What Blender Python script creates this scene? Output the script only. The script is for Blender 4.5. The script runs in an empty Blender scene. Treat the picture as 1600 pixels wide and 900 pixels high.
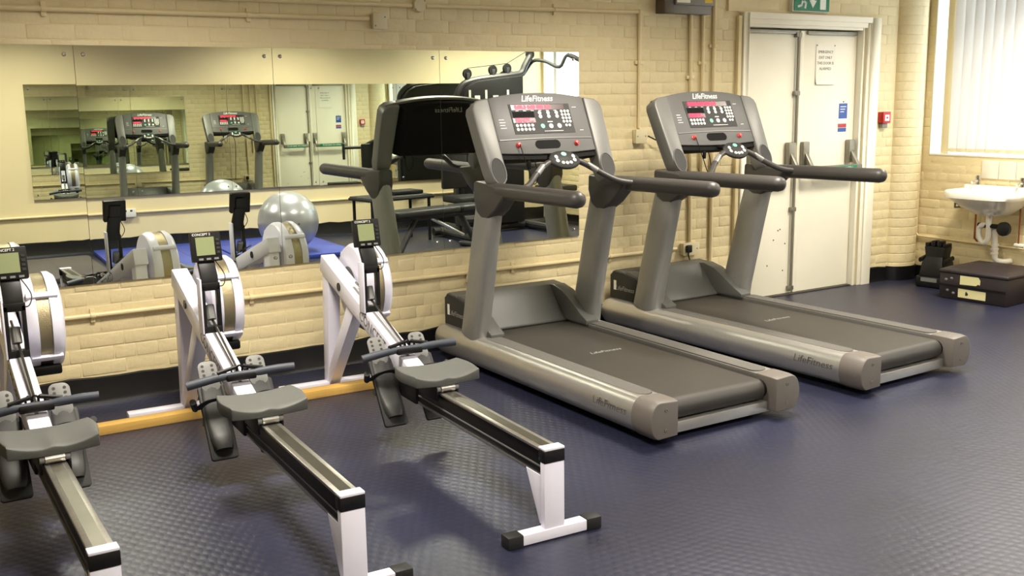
import bpy, bmesh, math, random
from mathutils import Vector, Matrix
random.seed(7)
PI = math.pi
S = bpy.context.scene
C = S.collection

# ------------------------------------------------------------------ camera
YAW, PITCH, ROLL = 0.55464, 0.18020, -0.01530
CAM = Vector((0.0, -5.65, 1.55))
FPX = 1599.39
def cam_axes():
    fw = Vector((math.sin(YAW)*math.cos(PITCH), math.cos(YAW)*math.cos(PITCH), -math.sin(PITCH)))
    ri = Vector((math.cos(YAW), -math.sin(YAW), 0.0))
    up = ri.cross(fw)
    r2 = ri*math.cos(ROLL) + up*math.sin(ROLL)
    u2 = -ri*math.sin(ROLL) + up*math.cos(ROLL)
    return r2, u2, fw
R_, U_, W_ = cam_axes()
cam_data = bpy.data.cameras.new('camera')
cam_data.sensor_width = 36.0
cam_data.lens = 36.0*FPX/1600.0
cam_data.clip_start = 0.02
cam = bpy.data.objects.new('camera', cam_data)
C.objects.link(cam)
cam.matrix_world = Matrix(((R_.x, U_.x, -W_.x, CAM.x), (R_.y, U_.y, -W_.y, CAM.y), (R_.z, U_.z, -W_.z, CAM.z), (0, 0, 0, 1)))
S.camera = cam

# ------------------------------------------------------------------ world and exposure
world = bpy.data.worlds.new('sky'); S.world = world
world.use_nodes = True
bg = world.node_tree.nodes['Background']
bg.inputs[0].default_value = (0.80, 0.90, 1.0, 1)
bg.inputs[1].default_value = 8.0
S.view_settings.view_transform = 'Standard'
S.view_settings.look = 'None'
S.view_settings.gamma = 1.0
S.view_settings.use_curve_mapping = False
S.view_settings.exposure = -0.12
S.cycles.max_bounces = 16
S.cycles.glossy_bounces = 10
CEIL_Z = 2.75
LAMP_W = 80.0
LAMP_COL = (1.0, 0.93, 0.80)
LAMPS = [(1.2, -1.75), (4.0, -1.75), (6.6, -1.75), (1.2, -4.7), (4.0, -4.7), (6.5, -4.7)]

# ------------------------------------------------------------------ room numbers
XR = 7.62            # right wall
XL = -1.9            # left wall
def opp_y(x): return -(6.156 - 0.041*x)
OPP_ANG = 0.041

# ------------------------------------------------------------------ materials
def lin(c):
    return tuple(((v/255.0)/12.92 if v/255.0 <= 0.04045 else ((v/255.0+0.055)/1.055)**2.4) for v in c)
MATS = {}
def mat(name, rgb, rough=0.5, metal=0.0, var=0.0, vscale=8.0, bump=0.0, bscale=60.0, coat=0.0, spec=0.5, bdist=0.002, stretch=None):
    m = bpy.data.materials.new(name); m.use_nodes = True
    nt = m.node_tree; b = nt.nodes['Principled BSDF']
    c = lin(rgb)
    b.inputs['Base Color'].default_value = (*c, 1)
    b.inputs['Roughness'].default_value = rough
    b.inputs['Metallic'].default_value = metal
    b.inputs['Specular IOR Level'].default_value = spec
    b.inputs['Coat Weight'].default_value = coat
    if var > 0 or bump > 0:
        tc = nt.nodes.new('ShaderNodeTexCoord')
        mp = nt.nodes.new('ShaderNodeMapping')
        nt.links.new(tc.outputs['Object'], mp.inputs[0])
        if stretch: mp.inputs['Scale'].default_value = stretch
    if var > 0:
        n = nt.nodes.new('ShaderNodeTexNoise'); n.inputs['Scale'].default_value = vscale; n.inputs['Detail'].default_value = 4
        nt.links.new(mp.outputs[0], n.inputs['Vector'])
        r = nt.nodes.new('ShaderNodeMapRange')
        r.inputs[1].default_value = 0.3; r.inputs[2].default_value = 0.7
        r.inputs[3].default_value = 1-var; r.inputs[4].default_value = 1+var*0.6
        nt.links.new(n.outputs[0], r.inputs[0])
        mx = nt.nodes.new('ShaderNodeMix'); mx.data_type = 'RGBA'; mx.blend_type = 'MULTIPLY'; mx.inputs[0].default_value = 1
        mx.inputs[6].default_value = (*c, 1)
        nt.links.new(r.outputs[0], mx.inputs[7])
        nt.links.new(mx.outputs[2], b.inputs['Base Color'])
    if bump > 0:
        n2 = nt.nodes.new('ShaderNodeTexNoise'); n2.inputs['Scale'].default_value = bscale; n2.inputs['Detail'].default_value = 3
        nt.links.new(mp.outputs[0], n2.inputs['Vector'])
        bp = nt.nodes.new('ShaderNodeBump'); bp.inputs['Strength'].default_value = bump; bp.inputs['Distance'].default_value = bdist
        nt.links.new(n2.outputs[0], bp.inputs['Height'])
        nt.links.new(bp.outputs[0], b.inputs['Normal'])
    MATS[name] = m
    return m
def emis(name, rgb, strength):
    m = bpy.data.materials.new(name); m.use_nodes = True
    b = m.node_tree.nodes['Principled BSDF']
    b.inputs['Base Color'].default_value = (*lin(rgb), 1)
    b.inputs['Emission Color'].default_value = (*lin(rgb), 1)
    b.inputs['Emission Strength'].default_value = strength
    MATS[name] = m
    return m
mat('brick_paint', (224, 208, 165), 0.5, var=0.04, vscale=7, bump=0.7, bscale=22, bdist=0.006)
mat('wall_paint', (230, 215, 172), 0.6, var=0.04, vscale=2.5, bump=0.08, bscale=90)
mat('mortar_paint', (223, 207, 163), 0.55, bump=0.6, bscale=30, bdist=0.005)
mat('ceiling_paint', (242, 236, 218), 0.8)
mat('pipe_paint', (226, 209, 164), 0.4, var=0.03, vscale=12)
mat('skirt_black', (17, 17, 20), 0.35, var=0.2, vscale=10, bump=0.3, bscale=25)
mat('door_paint', (246, 241, 222), 0.4, var=0.025, vscale=3, bump=0.06, bscale=40)
mat('door_dark', (60, 56, 48), 0.6)
mat('door_metal', (142, 138, 126), 0.42, metal=0.7, var=0.08)
mat('white_plastic', (232, 229, 218), 0.35)
mat('offwhite_plastic', (216, 204, 168), 0.4)
mat('box_grey', (132, 130, 124), 0.5, var=0.05)
mat('box_brown', (92, 80, 66), 0.55)
mat('sign_green', (0, 122, 84), 0.4)
mat('sign_white', (240, 245, 240), 0.4)
mat('sign_blue', (44, 84, 168), 0.4)
mat('sign_red', (178, 44, 52), 0.4)
mat('alarm_red', (186, 34, 40), 0.35)
mat('paper', (247, 244, 230), 0.7)
mat('ink', (50, 46, 40), 0.7)
mat('yellow', (228, 190, 40), 0.5)
mat('frame_white', (236, 233, 224), 0.4)
mat('tile_white', (226, 219, 204), 0.15)
mat('ceramic', (244, 241, 232), 0.08, coat=0.5)
mat('pipe_white', (226, 222, 210), 0.3)
mat('chrome', (205, 205, 205), 0.12, metal=1.0)
mat('black_rubber', (20, 20, 21), 0.6)
mat('black_plastic', (15, 14, 15), 0.45, spec=0.35)
mat('floor_rubber', (35, 37, 57), 0.38, var=0.22, vscale=1.6, bump=0.10, bscale=150, spec=0.5)
mat('stud_rubber', (36, 38, 59), 0.36, var=0.22, vscale=1.6, spec=0.5)
mat('wood', (206, 164, 84), 0.55, var=0.14, vscale=6, stretch=(0.6, 8, 8), bump=0.1, bscale=30)
mat('rower_white', (226, 224, 240), 0.3, var=0.02)
mat('rower_grey', (114, 114, 112), 0.55, bump=0.1, bscale=200)
mat('rower_seat', (84, 85, 82), 0.6, bump=0.15, bscale=250)
mat('heel_rubber', (50, 50, 49), 0.5, var=0.25, vscale=14)
mat('handle_grey', (58, 63, 74), 0.55)
mat('steel_rail', (190, 188, 182), 0.28, metal=0.9, var=0.1, vscale=9, stretch=(1, 6, 1))
mat('steel_centre', (108, 105, 96), 0.3, metal=0.85, var=0.15, vscale=6)
mat('mesh_metal', (164, 152, 122), 0.35, metal=0.8, bump=0.6, bscale=260, bdist=0.003)
mat('lcd', (128, 136, 96), 0.3)
mat('tm_silver', (192, 190, 186), 0.34, metal=0.8, var=0.03, vscale=20)
mat('tm_upright', (142, 141, 138), 0.38, metal=0.4, var=0.03, vscale=20)
mat('tm_plastic', (95, 94, 93), 0.5, bump=0.12, bscale=400, bdist=0.001)
mat('tm_wing', (114, 113, 110), 0.45, metal=0.2, bump=0.08, bscale=400, bdist=0.001)
mat('tm_cover', (80, 80, 77), 0.45, bump=0.08, bscale=400, bdist=0.001)
mat('tm_dark', (46, 45, 44), 0.6, spec=0.3)
mat('tm_overlay', (64, 63, 63), 0.6, spec=0.25)
mat('tm_black', (18, 17, 17), 0.7, spec=0.15)
mat('tm_speaker', (54, 53, 52), 0.75, bump=0.5, bscale=500, bdist=0.001)
mat('tm_grip', (62, 59, 57), 0.45)
mat('tm_cap', (104, 98, 93), 0.5)
mat('tm_pad', (90, 87, 83), 0.8, bump=0.7, bscale=180, bdist=0.003)
mat('tm_belt', (50, 46, 41), 0.55, var=0.12, vscale=4, bump=0.25, bscale=350, bdist=0.001)
mat('button_white', (226, 226, 222), 0.4)
mat('button_green', (110, 196, 164), 0.4)
mat('button_red', (206, 62, 58), 0.35)
mat('logo_white', (240, 238, 228), 0.4)
mat('logo_dark', (96, 94, 90), 0.5)
mat('logo_grey', (150, 148, 140), 0.5)
mat('mat_blue', (46, 66, 162), 0.45, var=0.06)
mat('mat_grey', (70, 66, 68), 0.5)
mat('ball_silver', (176, 178, 184), 0.3, metal=0.45)
mat('gym_grey', (48, 48, 49), 0.5, metal=0.1)
mat('gym_dark', (24, 24, 25), 0.6, spec=0.3)
mat('pad_black', (24, 24, 26), 0.45)
mat('label_cream', (222, 216, 164), 0.6)
mat('case_dark', (36, 28, 31), 0.5, var=0.15)
mat('copper', (150, 92, 64), 0.35, metal=0.8)
emis('led_red', (255, 38, 74), 1.6)
mat('led_off', (58, 20, 26), 0.3)
emis('lamp_face', (255, 236, 200), 6.0)
mm = mat('mirror', (226, 232, 222), 0.0, metal=1.0)
mat('mirror_edge', (96, 102, 92), 0.3)
g = bpy.data.materials.new('glass'); g.use_nodes = True
nt = g.node_tree; nt.nodes.remove(nt.nodes['Principled BSDF'])
tr = nt.nodes.new('ShaderNodeBsdfTransparent'); gl = nt.nodes.new('ShaderNodeBsdfGlossy'); gl.inputs['Roughness'].default_value = 0.02
mx = nt.nodes.new('ShaderNodeMixShader'); mx.inputs[0].default_value = 0.06
nt.links.new(tr.outputs[0], mx.inputs[1]); nt.links.new(gl.outputs[0], mx.inputs[2])
nt.links.new(mx.outputs[0], nt.nodes['Material Output'].inputs[0]); MATS['glass'] = g
g = bpy.data.materials.new('blind_fabric'); g.use_nodes = True
nt = g.node_tree; nt.nodes.remove(nt.nodes['Principled BSDF'])
df = nt.nodes.new('ShaderNodeBsdfDiffuse'); df.inputs[0].default_value = (0.78, 0.77, 0.74, 1)
tl = nt.nodes.new('ShaderNodeBsdfTranslucent'); tl.inputs[0].default_value = (0.62, 0.60, 0.57, 1)
mx = nt.nodes.new('ShaderNodeMixShader'); mx.inputs[0].default_value = 0.075
nt.links.new(df.outputs[0], mx.inputs[1]); nt.links.new(tl.outputs[0], mx.inputs[2])
nt.links.new(mx.outputs[0], nt.nodes['Material Output'].inputs[0]); MATS['blind_fabric'] = g

# ------------------------------------------------------------------ helpers
class MB:
    """collects shapes and links them as ONE mesh object"""
    def __init__(s): s.v = []; s.f = []
    def add(s, vs, fs, M=None):
        o = len(s.v)
        s.v += [tuple(M @ Vector(p)) if M is not None else tuple(p) for p in vs]
        s.f += [tuple(i+o for i in f) for f in fs]
        return s
    def box(s, x0, x1, y0, y1, z0, z1, M=None):
        vs = [(x0,y0,z0),(x1,y0,z0),(x1,y1,z0),(x0,y1,z0),(x0,y0,z1),(x1,y0,z1),(x1,y1,z1),(x0,y1,z1)]
        return s.add(vs, [(0,3,2,1),(4,5,6,7),(0,1,5,4),(1,2,6,5),(2,3,7,6),(3,0,4,7)], M)
    def prism(s, poly, a, b, axis='x', M=None):
        """poly of 2-D points extruded along axis from a to b; x:(y,z) y:(x,z) z:(x,y)"""
        def P(p, t):
            return {'x': (t, p[0], p[1]), 'y': (p[0], t, p[1]), 'z': (p[0], p[1], t)}[axis]
        n = len(poly)
        vs = [P(p, a) for p in poly] + [P(p, b) for p in poly]
        fs = [tuple(range(n)), tuple(range(2*n-1, n-1, -1))]
        fs += [(i, i+n, (i+1) % n+n, (i+1) % n) for i in range(n)]
        return s.add(vs, fs, M)
    def loft(s, rings, cap=True, close=False):
        n = len(rings[0]); o = len(s.v)
        for r in rings: s.v += [tuple(p) for p in r]
        k = len(rings)
        for j in range(k if close else k-1):
            a = o+j*n; b = o+((j+1) % k)*n
            s.f += [(a+i, a+(i+1) % n, b+(i+1) % n, b+i) for i in range(n)]
        if cap and not close:
            s.f.append(tuple(o+i for i in range(n-1, -1, -1)))
            s.f.append(tuple(o+(k-1)*n+i for i in range(n)))
        return s
    def tube(s, pts, r, seg=10, cap=True, sx=1.0, close=False):
        pts = [Vector(p) for p in pts]; k = len(pts)
        rs = r if isinstance(r, (list, tuple)) else [r]*k
        rings = []; ref = None
        for i, p in enumerate(pts):
            if close: t = pts[(i+1) % k]-pts[i-1]
            elif i == 0: t = pts[1]-pts[0]
            elif i == k-1: t = pts[-1]-pts[-2]
            else: t = (pts[i+1]-pts[i]).normalized()+(pts[i]-pts[i-1]).normalized()
            t.normalize()
            if ref is None:
                ref = Vector((0, 0, 1)) if abs(t.z) < 0.9 else Vector((1, 0, 0))
            a = ref-t*ref.dot(t)
            if a.length < 1e-5: a = Vector((0, 1, 0))-t*t.y
            a.normalize(); b = t.cross(a); ref = a
            rings.append([p+(a*math.cos(2*PI*q/seg)*sx+b*math.sin(2*PI*q/seg))*rs[i] for q in range(seg)])
        return s.loft(rings, cap, close)
    def lathe(s, prof, seg=24, M=None):
        """prof of (radius, height) turned about z"""
        vs = []; fs = []; n = len(prof)
        for q in range(seg):
            a = 2*PI*q/seg
            vs += [(r*math.cos(a), r*math.sin(a), h) for r, h in prof]
        for q in range(seg):
            p = q*n; w = ((q+1) % seg)*n
            for i in range(n-1):
                if prof[i][0] == 0 and prof[i+1][0] == 0: continue
                fs.append((p+i, w+i, w+i+1, p+i+1))
        if prof[0][0] > 0: fs.append(tuple(q*n for q in range(seg-1, -1, -1)))
        if prof[-1][0] > 0: fs.append(tuple(q*n+n-1 for q in range(seg)))
        return s.add(vs, fs, M)
    def sphere(s, c, r, seg=16, rings=10, sc=(1, 1, 1)):
        prof = [(max(r*math.sin(PI*i/rings), 0), -r*math.cos(PI*i/rings)) for i in range(rings+1)]
        prof[0] = (1e-5, -r); prof[-1] = (1e-5, r)
        return s.lathe(prof, seg, Matrix.Translation(Vector(c)) @ Matrix.Diagonal((*sc, 1)))
    def build(s, name, m, parent=None, bevel=0.0, ang=35, seg=2, smooth=True):
        me = bpy.data.meshes.new(name)
        me.from_pydata(s.v, [], s.f)
        bm = bmesh.new(); bm.from_mesh(me)
        bmesh.ops.remove_doubles(bm, verts=bm.verts, dist=1e-6)
        bmesh.ops.recalc_face_normals(bm, faces=bm.faces)
        if bevel > 0:
            es = [e for e in bm.edges if len(e.link_faces) == 2 and e.calc_face_angle(0) > math.radians(ang)]
            bmesh.ops.bevel(bm, geom=es, offset=bevel, segments=seg, affect='EDGES', profile=0.5, clamp_overlap=True)
        bm.to_mesh(me); bm.free()
        me.materials.append(MATS[m] if isinstance(m, str) else m)
        if smooth:
            me.shade_smooth(); me.set_sharp_from_angle(angle=math.radians(ang))
        o = bpy.data.objects.new(name, me); C.objects.link(o)
        if parent is not None: o.parent = parent
        return o
def tag(o, label=None, cat=None, group=None, kind=None):
    if label: o['label'] = label
    if cat: o['category'] = cat
    if group: o['group'] = group
    if kind: o['kind'] = kind
    return o
def thing(name, label, cat, loc=(0, 0, 0), rz=0.0, group=None):
    o = bpy.data.objects.new(name, None); C.objects.link(o)
    o.empty_display_size = 0.1
    o.location = loc; o.rotation_euler = (0, 0, rz)
    return tag(o, label, cat, group)
def root_struct(name, loc=(0, 0, 0), rz=0.0):
    o = bpy.data.objects.new(name, None); C.objects.link(o)
    o.location = loc; o.rotation_euler = (0, 0, rz); o['kind'] = 'structure'
    return o
def copy_tree(o, parent=None):
    c = o.copy(); C.objects.link(c)
    if parent is not None: c.parent = parent
    for ch in list(o.children): copy_tree(ch, c)
    return c
def box(name, m, x0, x1, y0, y1, z0, z1, parent=None, bevel=0.0, seg=2):
    return MB().box(x0, x1, y0, y1, z0, z1).build(name, m, parent, bevel, seg=seg)
def frame_matrix(origin, X, Y, Z):
    X = Vector(X).normalized(); Y = Vector(Y).normalized(); Z = Vector(Z).normalized(); o = Vector(origin)
    return Matrix(((X.x, Y.x, Z.x, o.x), (X.y, Y.y, Z.y, o.y), (X.z, Y.z, Z.z, o.z), (0, 0, 0, 1)))
_text_cache = {}
def lettering(text, size, M, m, parent=None, name='lettering', shear=0.0, extrude=0.0006, align='CENTER', spacing=1.0, bold=0.0, sx=1.0):
    cu = bpy.data.curves.new('t', 'FONT'); cu.body = text; cu.size = size; cu.shear = shear
    cu.extrude = extrude; cu.align_x = align; cu.align_y = 'CENTER'; cu.space_character = spacing; cu.offset = bold; cu.resolution_u = 2
    t = bpy.data.objects.new('t', cu)
    me = bpy.data.meshes.new_from_object(t)
    bpy.data.objects.remove(t); bpy.data.curves.remove(cu)
    me.transform(M @ Matrix.Diagonal((sx, 1, 1, 1))); me.name = name
    me.materials.clear(); me.materials.append(MATS[m])
    o = bpy.data.objects.new(name, me); C.objects.link(o)
    if parent is not None: o.parent = parent
    return o
def arc(cx, cy, r, a0, a1, n, ry=None):
    ry = r if ry is None else ry
    return [(cx+r*math.cos(math.radians(a0+(a1-a0)*i/n)), cy+ry*math.sin(math.radians(a0+(a1-a0)*i/n))) for i in range(n+1)]
def rrect(x0, x1, y0, y1, r, n=4):
    return arc(x1-r, y0+r, r, -90, 0, n)+arc(x1-r, y1-r, r, 0, 90, n)+arc(x0+r, y1-r, r, 90, 180, n)+arc(x0+r, y0+r, r, 180, 270, n)
def curve_pts(ctrl, n=6):
    """Catmull-Rom through control points"""
    P = [Vector(p) for p in ctrl]; out = []
    for i in range(len(P)-1):
        p0 = P[max(i-1, 0)]; p1 = P[i]; p2 = P[i+1]; p3 = P[min(i+2, len(P)-1)]
        for j in range(n):
            t = j/n
            out.append(0.5*((2*p1)+(p2-p0)*t+(2*p0-5*p1+4*p2-p3)*t*t+(3*p1-p0-3*p2+p3)*t**3))
    out.append(P[-1]); return out
# ================================================================== SETTING
def pix(P):
    v = Vector(P)-CAM; z = v.dot(W_)
    if z < 0.05: return None
    return (800+FPX*v.dot(R_)/z, 450-FPX*v.dot(U_)/z)
YB = -6.6
floor = box('floor', 'floor_rubber', XL-0.1, XR+0.3, YB, 0.3, -0.05, 0.0); floor['kind'] = 'structure'
# raised studs of the rubber flooring, joined (far too many to pick apart)
sv = []; sf = []
def studs():
    dx, dy = 0.043, 0.070
    a, b, h = 0.0165, 0.026, 0.0006
    ring = [(math.cos(2*PI*k/8), math.sin(2*PI*k/8)) for k in range(8)]
    j = 0; y = -5.2
    while y < -0.02:
        x = -0.3+(dx/2 if j % 2 else 0)
        while x < 7.55:
            q = pix((x, y, 0))
            if q and -260 < q[0] < 1860 and q[1] < 1150:
                o = len(sv)
                sv.extend((x+a*c, y+b*s_*0.72, 0.0) for c, s_ in ring)
                sv.extend((x+a*0.55*c, y+b*0.72*0.6*s_, h) for c, s_ in ring)
                sf.extend((o+k, o+(k+1) % 8, o+8+(k+1) % 8, o+8+k) for k in range(8))
                sf.append(tuple(o+8+k for k in range(8)))
            x += dx
        y += dy/2; j += 1
studs()
me = bpy.data.meshes.new('floor_studs'); me.from_pydata(sv, [], sf); me.shade_smooth(); me.set_sharp_from_angle(angle=0.3)
me.materials.append(MATS['stud_rubber'])
o = bpy.data.objects.new('floor_studs', me); C.objects.link(o); o.parent = floor; o['kind'] = 'stuff'

ceiling = box('ceiling', 'ceiling_paint', XL-0.1, XR+0.3, YB, 0.3, CEIL_Z, CEIL_Z+0.1); ceiling['kind'] = 'structure'

# back wall with a doorway, bricks proud of the mortar
DX0, DX1, DZ = 5.565, 6.835, 2.075         # rough opening of the double door
MIR_Z0, MIR_Z1 = 0.645, 1.862
MIR_X = [-0.11, 0.921, 1.950, 2.998, 4.038]
wb = MB()
wb.box(XL, DX0, 0.0014, 0.25, 0, CEIL_Z); wb.box(DX1, XR+0.1, 0.0014, 0.25, 0, CEIL_Z); wb.box(DX0, DX1, 0.0014, 0.25, DZ, CEIL_Z)
wall_back = wb.build('wall_back', 'mortar_paint'); wall_back['kind'] = 'structure'
def brick_mesh(L, H, name, t=0.006, inset=0.006, dep=0.0):
    x, z = L/2, H/2
    vs = [(-x, t, -z), (x, t, -z), (x, t, z), (-x, t, z)]
    i = inset
    vs += [(-x+i*.3, 0.0015, -z+i*.3), (x-i*.3, 0.0015, -z+i*.3), (x-i*.3, 0.0015, z-i*.3), (-x+i*.3, 0.0015, z-i*.3)]
    vs += [(-x+i, 0, -z+i), (x-i, 0, -z+i), (x-i, 0, z-i), (-x+i, 0, z-i)]
    fs = [(8, 9, 10, 11)]
    for k in range(4):
        fs.append((k, (k+1) % 4, 4+(k+1) % 4, 4+k)); fs.append((4+k, 4+(k+1) % 4, 8+(k+1) % 4, 8+k))
    me = bpy.data.meshes.new(name); me.from_pydata(vs, [], fs); me.update(); me.shade_smooth(); me.set_sharp_from_angle(angle=1.2)
    me.materials.append(MATS['brick_paint'])
    return me
COURSE = 0.0755
STR_L, HDR_L, JOINT = 0.2185, 0.1045, 0.0034
BH = COURSE-JOINT
stretcher = brick_mesh(0.225-JOINT, BH, 'stretcher'); header = brick_mesh(0.1125-JOINT, BH, 'header')
_half = {}
def lay(x0, x1, zmin, zmax, holes, seed):
    """yields (xc, zc, length) of the bricks of a wall laid mostly in stretchers with every fourth course in headers"""
    rnd = random.Random(seed)
    n = 0; z = 0.0
    while z+COURSE/2 < zmax:
        hdr = n % 4 == 3
        pitch = 0.1125 if hdr else 0.225
        x = x0-(0.056 if hdr else (0.1125 if n % 2 else 0.0))
        while x < x1:
            a, b = max(x, x0), min(x+pitch, x1)
            zc = z+COURSE/2
            segs = [(a, b)]
            for hx0, hx1, hz0, hz1 in holes:
                if zc > hz0 and zc < hz1:
                    ns = []
                    for p, q in segs:
                        if q <= hx0 or p >= hx1: ns.append((p, q)); continue
                        if p < hx0: ns.append((p, hx0))
                        if q > hx1: ns.append((hx1, q))
                    segs = ns
            for p, q in segs:
                if q-p > 0.03 and zc > zmin:
                    yield ((p+q)/2+rnd.uniform(-.0015, .0015), zc+rnd.uniform(-.001, .001), q-p-JOINT)
            x += pitch
        z += COURSE; n += 1
def mesh_for(L):
    if abs(L-(0.225-JOINT)) < 0.004: return stretcher
    if abs(L-(0.1125-JOINT)) < 0.004: return header
    k = round(L, 2)
    if k not in _half: _half[k] = brick_mesh(k, BH, 'cut_brick')
    return _half[k]
def brickwork(wall, bricks, place, near=300, name='brick'):
    """place(xc,zc)-> matrix; the `near` largest in view are objects, the rest one joined part"""
    def score(b):
        P = place(b[0], b[1]).translation
        q = pix(P)
        vis = q is not None and -30 < q[0] < 1630 and -20 < q[1] < 800
        return (0 if vis else 1, (P-CAM).length)
    bricks = sorted(bricks, key=score)
    for b in bricks[:near]:
        o = bpy.data.objects.new(name, mesh_for(b[2])); C.objects.link(o)
        o.matrix_world = place(b[0], b[1]); o.parent = wall
    rest = bricks[near:]
    if rest:
        vs = []; fs = []
        for b in rest:
            me = mesh_for(b[2]); M = place(b[0], b[1]); o0 = len(vs)
            vs += [tuple(M @ v.co) for v in me.vertices]
            fs += [tuple(i+o0 for i in p.vertices) for p in me.polygons]
        me = bpy.data.meshes.new('bricks'); me.from_pydata(vs, [], fs); me.update(); me.shade_smooth(); me.set_sharp_from_angle(angle=1.2)
        me.materials.append(MATS['brick_paint'])
        o = bpy.data.objects.new('bricks', me); C.objects.link(o); o.parent = wall; o['kind'] = 'stuff'
rb = random.Random(3)
def place_back(x, z):
    return Matrix.Translation((x, rb.uniform(-0.0018, 0.0012), z)) @ Matrix.Rotation(rb.uniform(-.004, .004), 4, 'X')
PX0 = 7.26     # start of the rounded pier in the corner
holes = [(MIR_X[0]+0.05, MIR_X[-1]-0.03, MIR_Z0+0.04, MIR_Z1-0.04), (5.50, 7.0, -1, 2.155)]
brickwork(wall_back, list(lay(-0.3, PX0, 0.13, CEIL_Z, holes, 1)), place_back)

# rounded brick pier in the far corner
pier = MB()
pr = 0.17; pcx = 7.43
pier.prism([(pcx+pr*math.cos(math.radians(a)), 0.03-pr*math.sin(math.radians(a))*0.8) for a in range(0, 181, 12)]+[(pcx-pr, 0.1), (pcx+pr, 0.1)], 0, CEIL_Z, 'z')
pier_o = pier.build('wall_pier', 'mortar_paint', smooth=True); pier_o['kind'] = 'structure'
def pier_pt(a, e):
    t = math.radians(a); N = Vector((math.cos(t)*0.8, -math.sin(t), 0)).normalized()
    return Vector((pcx+pr*math.cos(t), 0.03-pr*math.sin(t)*0.8, 0))+N*e
def pier_brick(a0, a1):
    vs = []; fs = []; n = 6; z0, z1 = -BH/2, BH/2; g = 0.6
    rows = [(-BH/2, -0.001, 0), (-BH/2+.001, 0.0012, .3), (-BH/2+.005, 0.0018, g), (BH/2-.005, 0.0018, g), (BH/2-.001, 0.0012, .3), (BH/2, -0.001, 0)]
    for z, e, sh in rows:
        for i in range(n+1):
            a = a0+.5+sh+(a1-a0-1-2*sh)*i/n
            p = pier_pt(a, e if 0 < i < n else min(e, 0.001)); vs.append((p.x, p.y, z))
    for q in range(5):
        for i in range(n): fs.append((q*(n+1)+i, q*(n+1)+i+1, (q+1)*(n+1)+i+1, (q+1)*(n+1)+i))
    me = bpy.data.meshes.new('pier_brick'); me.from_pydata(vs, [], fs); me.update(); me.shade_smooth(); me.materials.append(MATS['brick_paint'])
    return me
variants = [[pier_brick(a, a+36) for a in (0, 36, 72, 108, 144)], [pier_brick(a, b) for a, b in ((0, 18), (18, 54), (54, 90), (90, 126), (126, 162), (162, 180))]]
for n in range(1, int(CEIL_Z/COURSE)):
    for me in variants[n % 2]:
        o = bpy.data.objects.new('brick', me); C.objects.link(o); o.location = (0, 0, n*COURSE+COURSE/2); o.parent = pier_o

# right wall with two window openings
WIN = [(-0.10, -2.45), (-3.15, -5.80)]; WZ0, WZ1 = 1.062, 2.46
wr = MB()
wr.box(XR+0.0014, XR+0.30, YB, 0.25, 0, WZ0); wr.box(XR+0.0014, XR+0.30, YB, 0.25, WZ1, CEIL_Z)
wr.box(XR+0.0014, XR+0.30, WIN[0][0], 0.25, WZ0, WZ1); wr.box(XR+0.0014, XR+0.30, WIN[1][0], WIN[0][1], WZ0, WZ1); wr.box(XR+0.0014, XR+0.30, YB, WIN[1][1], WZ0, WZ1)
wall_right = wr.build('wall_right', 'mortar_paint'); wall_right['kind'] = 'structure'
def place_right(u, z):      # u runs towards the camera from the corner
    return Matrix.Translation((XR+rb.uniform(-.0012, .0018), -u, z)) @ Matrix.Rotation(-PI/2, 4, 'Z')
rholes = [(0.10, 2.45, WZ0, WZ1), (3.15, 5.80, WZ0, WZ1), (0.60, 1.66, 0.88, 1.035)]
brickwork(wall_right, list(lay(0.0, 5.7, 0.12, CEIL_Z, rholes, 2)), place_right)
for i, (a, b) in enumerate(WIN):
    rv = MB()
    rv.box(XR-0.004, XR+0.24, b, a, WZ0-0.012, WZ0+0.004); rv.box(XR-0.002, XR+0.24, a-0.006, a+0.004, WZ0, WZ1); rv.box(XR-0.002, XR+0.24, b-0.004, b+0.006, WZ0, WZ1); rv.box(XR-0.002, XR+0.24, b, a, WZ1-0.006, WZ1+0.004)
    s = rv.build('trim_%d' % (i+1), 'frame_white', bevel=0.003); s['kind'] = 'structure'  # white lining added, its colour standing in for daylight glare on the jambs

# wall opposite the mirrors and left wall: smooth
M_opp = Matrix.Translation((0, -6.156, 0)) @ Matrix.Rotation(OPP_ANG, 4, 'Z')
wall_front = MB().box(XL-0.1, XR+0.35, -0.2, 0, 0, CEIL_Z, M_opp).build('wall_front', 'wall_paint'); wall_front['kind'] = 'structure'
wall_left = box('wall_left', 'wall_paint', XL-0.2, XL, YB, 0.25, 0, CEIL_Z); wall_left['kind'] = 'structure'

# skirting: black painted band with a ragged top edge
def skirt(name, P0, P1, N, h=0.145, t=0.012, seed=0):
    rnd = random.Random(seed); P0 = Vector(P0); P1 = Vector(P1); N = Vector(N); L = (P1-P0).length; n = max(2, int(L/0.12))
    m = MB(); rings = []
    for i in range(n+1):
        p = P0.lerp(P1, i/n); hh = h+rnd.uniform(-.008, .008)
        rings.append([p, p+N*(t*1.8), p+N*t+Vector((0, 0, 0.02)), p+N*t+Vector((0, 0, hh-.006)), p+N*(t*.4)+Vector((0, 0, hh)), p+Vector((0, 0, hh))])
    m.loft(rings)
    o = m.build(name, 'skirt_black'); o['kind'] = 'structure'; return o
skirt('baseboard_back', (XL, 0.002, 0), (5.49, 0.002, 0), (0, -1, 0), seed=1)
skirt('baseboard_corner', (7.01, 0.002, 0), (PX0+.02, 0.002, 0), (0, -1, 0), h=0.12, seed=2)
sk = MB()
sk.prism([(pcx+(pr+.011)*math.cos(math.radians(a)), 0.03-(pr+.011)*math.sin(math.radians(a))*0.8) for a in range(0, 181, 12)], 0, 0.12, 'z')
sk = sk.build('baseboard_pier', 'skirt_black'); sk['kind'] = 'structure'
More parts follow.
